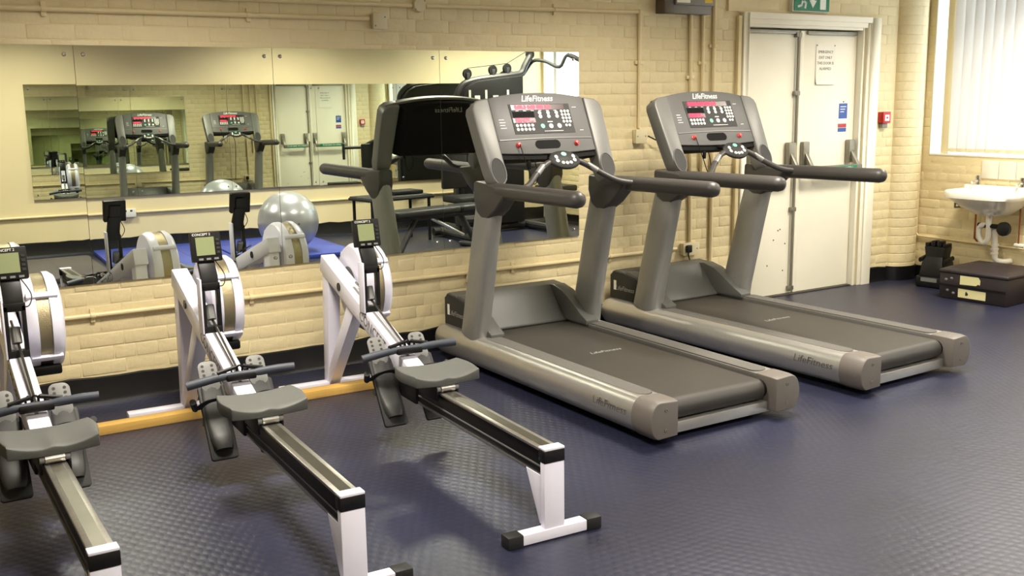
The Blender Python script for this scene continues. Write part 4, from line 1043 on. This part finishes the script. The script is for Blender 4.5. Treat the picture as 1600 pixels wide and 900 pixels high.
for k in range(4):
    y = -0.105+k*0.07
    MB().box(-0.06, 0.06, y-0.024, y+0.024, 0.355, 0.392+(0.02 if k in (1, 2) else 0)).build('notch', 'black_plastic', T, 0.008)
for s in (-1, 1): MB().tube([(-0.13, s*0.14, 0.24), (0.05, s*0.15, 0.26)], 0.022, 8).build('side_grip', 'black_plastic', T)
box('name_plate', 'rower_grey', -0.172, -0.168, -0.09, 0.10, 0.055, 0.09, T)

# ================================================================== SEEN IN THE MIRRORS: THE OTHER SIDE OF THE ROOM
def on_opp(x, off, z): return (x, opp_y(x)+off, z)
conduit('conduit', 'cream conduit running low along the smooth opposite wall under its mirrors', [[on_opp(XL+.05, .016, .42), on_opp(6.9, .016, .42)]], 0.014, on_opp(3, .016, .42))
for x, lab in ((2.32, 'cream double socket on the opposite wall above the blue mats'), (5.72, 'cream double socket on the opposite wall behind the bench')):
    T = thing('wall_socket', lab, 'socket', on_opp(x, 0.001, 0.42), PI+OPP_ANG)
    box('body', 'offwhite_plastic', -0.075, 0.075, -0.04, 0, -0.044, 0.044, T, 0.005); box('face_plate', 'white_plastic', -0.077, 0.077, -0.046, -0.04, -0.046, 0.046, T, 0.003)
    for s in (-1, 1): box('rocker', 'tm_dark', s*0.03-0.012, s*0.03+0.012, -0.0475, -0.046, 0.012, 0.03, T)
def mat_(x0, x1, y0, y1, m, label, rz=0.0):
    cx, cy = (x0+x1)/2, (y0+y1)/2
    T = thing('exercise_mat', label, 'mat', (cx, cy, 0), rz); w, d = (x1-x0)/2, (y1-y0)/2
    MB().box(-w, w, -d, d, 0.0, 0.045).build('pad', m, T, 0.010)
    for s in (-1, 1):
        box('corner_tab', 'rower_grey', s*w*0.97-0.012, s*w*0.97+0.012, d-0.02, d+0.004, 0.008, 0.034, T)
    for k in (-1, 1): box('seam', 'mat_grey', k*w/3-0.002, k*w/3+0.002, -d+0.01, d-0.01, 0.0452, 0.0458, T)
    return T
mat_(1.88, 3.05, -5.98, -3.95, 'mat_blue', 'blue exercise mat on the floor opposite, left of the silver ball', OPP_ANG)
mat_(3.08, 4.25, -5.93, -4.25, 'mat_blue', 'blue exercise mat under the silver ball', OPP_ANG)
mat_(0.60, 1.80, -5.60, -4.20, 'mat_grey', 'dark grey exercise mat left of the blue mats')
T = thing('exercise_ball', 'large shiny silver exercise ball standing on a blue mat', 'ball', (3.62, -4.62, 0.046))
bl = MB(); R0 = 0.312; n = 48; prof = []
for i in range(n+1):
    t = PI*i/n; rr = R0*(1+0.0035*math.cos(16*t)*max(0, math.sin(t))**2); prof.append((max(rr*math.sin(t), 1e-5), R0-rr*math.cos(t)))
bl.lathe(prof, 48); bl.build('skin', 'ball_silver', T, ang=80)
MB().lathe([(0.012, 0), (0.012, 0.004), (0.0001, 0.005)], 10, frame_matrix((0, R0-.002, R0), (1, 0, 0), (0, 0, 1), (0, 1, 0))).build('valve_plug', 'rower_grey', T)
T = thing('step_block', 'small grey foam block standing on the blue mat', 'block', (2.12, -4.38, 0.047), 0.2)
MB().box(-0.09, 0.09, -0.06, 0.06, 0, 0.09).build('block', 'mat_grey', T, 0.012); box('strap', 'white_plastic', -0.092, 0.092, -0.062, 0.062, 0.088, 0.094, T, 0.002)

# weight bench
T = thing('weight_bench', 'black padded weight bench with grey legs in front of the opposite wall', 'bench', (4.95, -3.80, 0), math.radians(-12))
MB().box(-0.62, 0.20, -0.14, 0.14, 0.42, 0.485).build('back_pad', 'pad_black', T, 0.02, seg=3); MB().box(0.23, 0.58, -0.14, 0.14, 0.42, 0.485).build('seat_pad', 'pad_black', T, 0.02, seg=3)
MB().tube([(-0.58, 0, 0.395), (0.58, 0, 0.395)], 0.03, 10).build('spine', 'gym_grey', T)
for s in (-1, 1):
    MB().tube([(s*0.30, 0, 0.39), (s*0.52, 0, 0.05)], 0.03, 10).build('leg', 'gym_grey', T)
    MB().tube([(s*0.53, -0.26, 0.03), (s*0.53, 0.26, 0.03)], 0.03, 10).build('foot', 'gym_grey', T)
MB().tube([(-0.1, 0, 0.38), (0.34, 0, 0.16)], 0.02, 8).build('brace', 'chrome', T)

# multi-station cable machine
G = thing('cable_machine', 'grey multi-station cable machine with shrouded weight stack and curved lat bar', 'gym machine', (6.29, -5.05, 0), math.radians(0)); G.scale = (1, 1, 1.055)
def gt(name, pts, r, m='gym_grey', parent=G, seg=10): return MB().tube(pts, r, seg).build(name, m, parent)
gt('base_rail', [(-0.75, 0, 0.05), (0.95, 0, 0.05)], 0.045); gt('base_rail', [(-0.35, -0.45, 0.05), (-0.35, 0.75, 0.05)], 0.045); gt('base_rail', [(0.55, -0.45, 0.05), (0.55, 0.6, 0.05)], 0.045)
sh = MB(); pl = [(-0.40, 0.10), (0.44, 0.10), (0.44, 1.755), (0.20, 1.735), (-0.10, 1.705), (-0.20, 1.69), (-0.30, 1.64), (-0.37, 1.56), (-0.40, 1.45)]
s_ = sh.prism(pl, -0.14, 0.14, 'y').build('stack_shroud', 'gym_dark', G, 0.01)
for k in (-0.30, -0.08, 0.22): box('shroud_slot', 'white_plastic', k-0.014, k+0.014, 0.141, 0.146, 0.9, 1.60, s_)
for k in (-0.20, 0.05): box('shroud_label', 'paper', k-0.035, k+0.035, 0.141, 0.147, 1.44, 1.54, s_)
top_pts = curve_pts([(-0.41, 0, 1.10), (-0.40, 0, 1.45), (-0.34, 0, 1.63), (-0.16, 0, 1.705), (0.35, 0, 1.76), (0.50, 0.0, 1.79), (0.56, 0, 1.88), (0.63, 0, 1.98)], 5)
gt('top_arm', top_pts, 0.04)
gt('post', [(-0.41, 0, 0.05), (-0.41, 0, 1.12)], 0.04); gt('post', [(0.46, 0, 0.05), (0.46, 0, 1.76)], 0.04)
for (x, z) in ((-0.25, 1.78), (0.10, 1.82), (0.30, 1.84), (0.63, 2.0)):
    p = MB(); p.lathe([(0.055, -0.016), (0.045, -0.006), (0.045, 0.006), (0.055, 0.016)], 18, frame_matrix((x, 0, z), (1, 0, 0), (0, 0, 1), (0, -1, 0))); pl_ = p.build('pulley', 'gym_dark', G)
    box('pulley_bracket', 'gym_grey', x-0.02, x+0.02, -0.026, 0.026, z-0.08, z+0.01, pl_, 0.003)
gt('cable', [(-0.25, 0, 1.84), (0.10, 0, 1.875), (0.30, 0, 1.895), (0.63, 0, 2.055)], 0.004, 'black_rubber', G, 6)
gt('lat_bar', curve_pts([(0.42, -0.45, 1.74), (0.48, -0.30, 1.82), (0.60, -0.16, 1.76), (0.68, -0.02, 1.92), (0.76, 0.12, 1.92), (0.86, 0.30, 1.85), (0.91, 0.40, 1.98), (1.00, 0.58, 1.90)], 5), 0.020, 'gym_grey')
gt('lat_grip', [(0.91, 0.40, 1.98), (1.00, 0.58, 1.90)], 0.024, 'black_rubber'); gt('lat_grip', [(0.42, -0.45, 1.74), (0.46, -0.34, 1.80)], 0.024, 'black_rubber')
gt('seat_post', [(0.95, 0.05, 0.05), (0.95, 0.05, 0.42)], 0.04); MB().box(0.75, 1.15, -0.12, 0.26, 0.42, 0.49).build('seat_pad', 'pad_black', G, 0.02)
MB().box(0.66, 0.73, -0.12, 0.26, 0.55, 1.15).build('back_pad', 'pad_black', G, 0.02)
gt('press_arm', curve_pts([(-0.62, 0.05, 1.05), (-0.66, 0.35, 1.02), (-0.66, 0.75, 0.95)], 4), 0.028)
for s in (-1, 1):
    gt('press_handle', [(-0.66+s*0.28, 0.75, 0.80), (-0.66+s*0.28, 0.75, 1.0)], 0.02, 'black_rubber'); gt('press_link', [(-0.66, 0.75, 0.95), (-0.66+s*0.28, 0.75, 0.95)], 0.02)
MB().box(-0.85, -0.47, 0.42, 0.82, 0.42, 0.49).build('seat_pad', 'pad_black', G, 0.02); gt('seat_post', [(-0.66, 0.62, 0.05), (-0.66, 0.62, 0.42)], 0.04)
MB().box(-0.82, -0.50, 0.34, 0.40, 0.55, 1.0).build('back_pad', 'pad_black', G, 0.02)
gt('leg_roller', [(-0.85, 0.86, 0.25), (-0.47, 0.86, 0.25)], 0.055, 'pad_black'); gt('leg_lever', [(-0.66, 0.78, 0.40), (-0.66, 0.86, 0.25)], 0.02)
gt('base_rail', [(-0.66, 0.05, 0.05), (-0.66, 0.85, 0.05)], 0.04)
# low table between bench and wall
T = thing('side_bench', 'low black framed bench with grey top behind the weight bench', 'bench', (5.02, -4.95, 0), math.radians(-8))
MB().box(-0.48, 0.36, -0.22, 0.22, 0.50, 0.53).build('top', 'gym_grey', T, 0.01)
fr_ = MB(); fr_.tube([(-0.48, -0.22, 0.5), (0.36, -0.22, 0.5), (0.36, 0.22, 0.5), (-0.48, 0.22, 0.5)], 0.016, 8, close=True, cap=False); fr_.build('frame', 'gym_dark', T)
MB().box(-0.10, 0.30, -0.15, 0.12, 0.531, 0.575).build('pad', 'gym_dark', T, 0.012)
for sx in (-0.44, 0.32):
    for sy_ in (-0.19, 0.19): MB().tube([(sx, sy_, 0.0), (sx, sy_, 0.5)], 0.018, 8).build('leg', 'gym_dark', T)

# ================================================================== CEILING LIGHTS (out of frame, above)
FIX = ['left by the brick wall', 'centre by the brick wall', 'right by the brick wall', 'left by the opposite wall', 'centre by the opposite wall', 'right by the opposite wall']
for (x, y), w in zip(LAMPS, FIX):
    T = thing('ceiling_light', 'square recessed ceiling light, ' + w, 'ceiling light', (x, y, CEIL_Z), 0, 'ceiling lights')
    f = MB(); 
    for (a, b, c, d) in ((-.30, .30, -.30, -.27), (-.30, .30, .27, .30), (-.30, -.27, -.27, .27), (.27, .30, -.27, .27)): f.box(a, b, c, d, -0.045, -0.001)
    f.build('housing', 'white_plastic', T)
    for k in range(-2, 3): box('louvre', 'chrome', k*0.09-0.002, k*0.09+0.002, -0.27, 0.27, -0.04, -0.015, T)
    box('diffuser', 'lamp_face', -0.268, 0.268, -0.268, 0.268, -0.010, -0.002, T)
    ld_ = bpy.data.lights.new('lamp', 'AREA'); ld_.shape = 'SQUARE'; ld_.size = 0.54; ld_.energy = LAMP_W; ld_.color = LAMP_COL; ld_.spread = math.radians(142)
    lo = bpy.data.objects.new('lamp', ld_); C.objects.link(lo); lo.location = (0, 0, -0.05); lo.parent = T
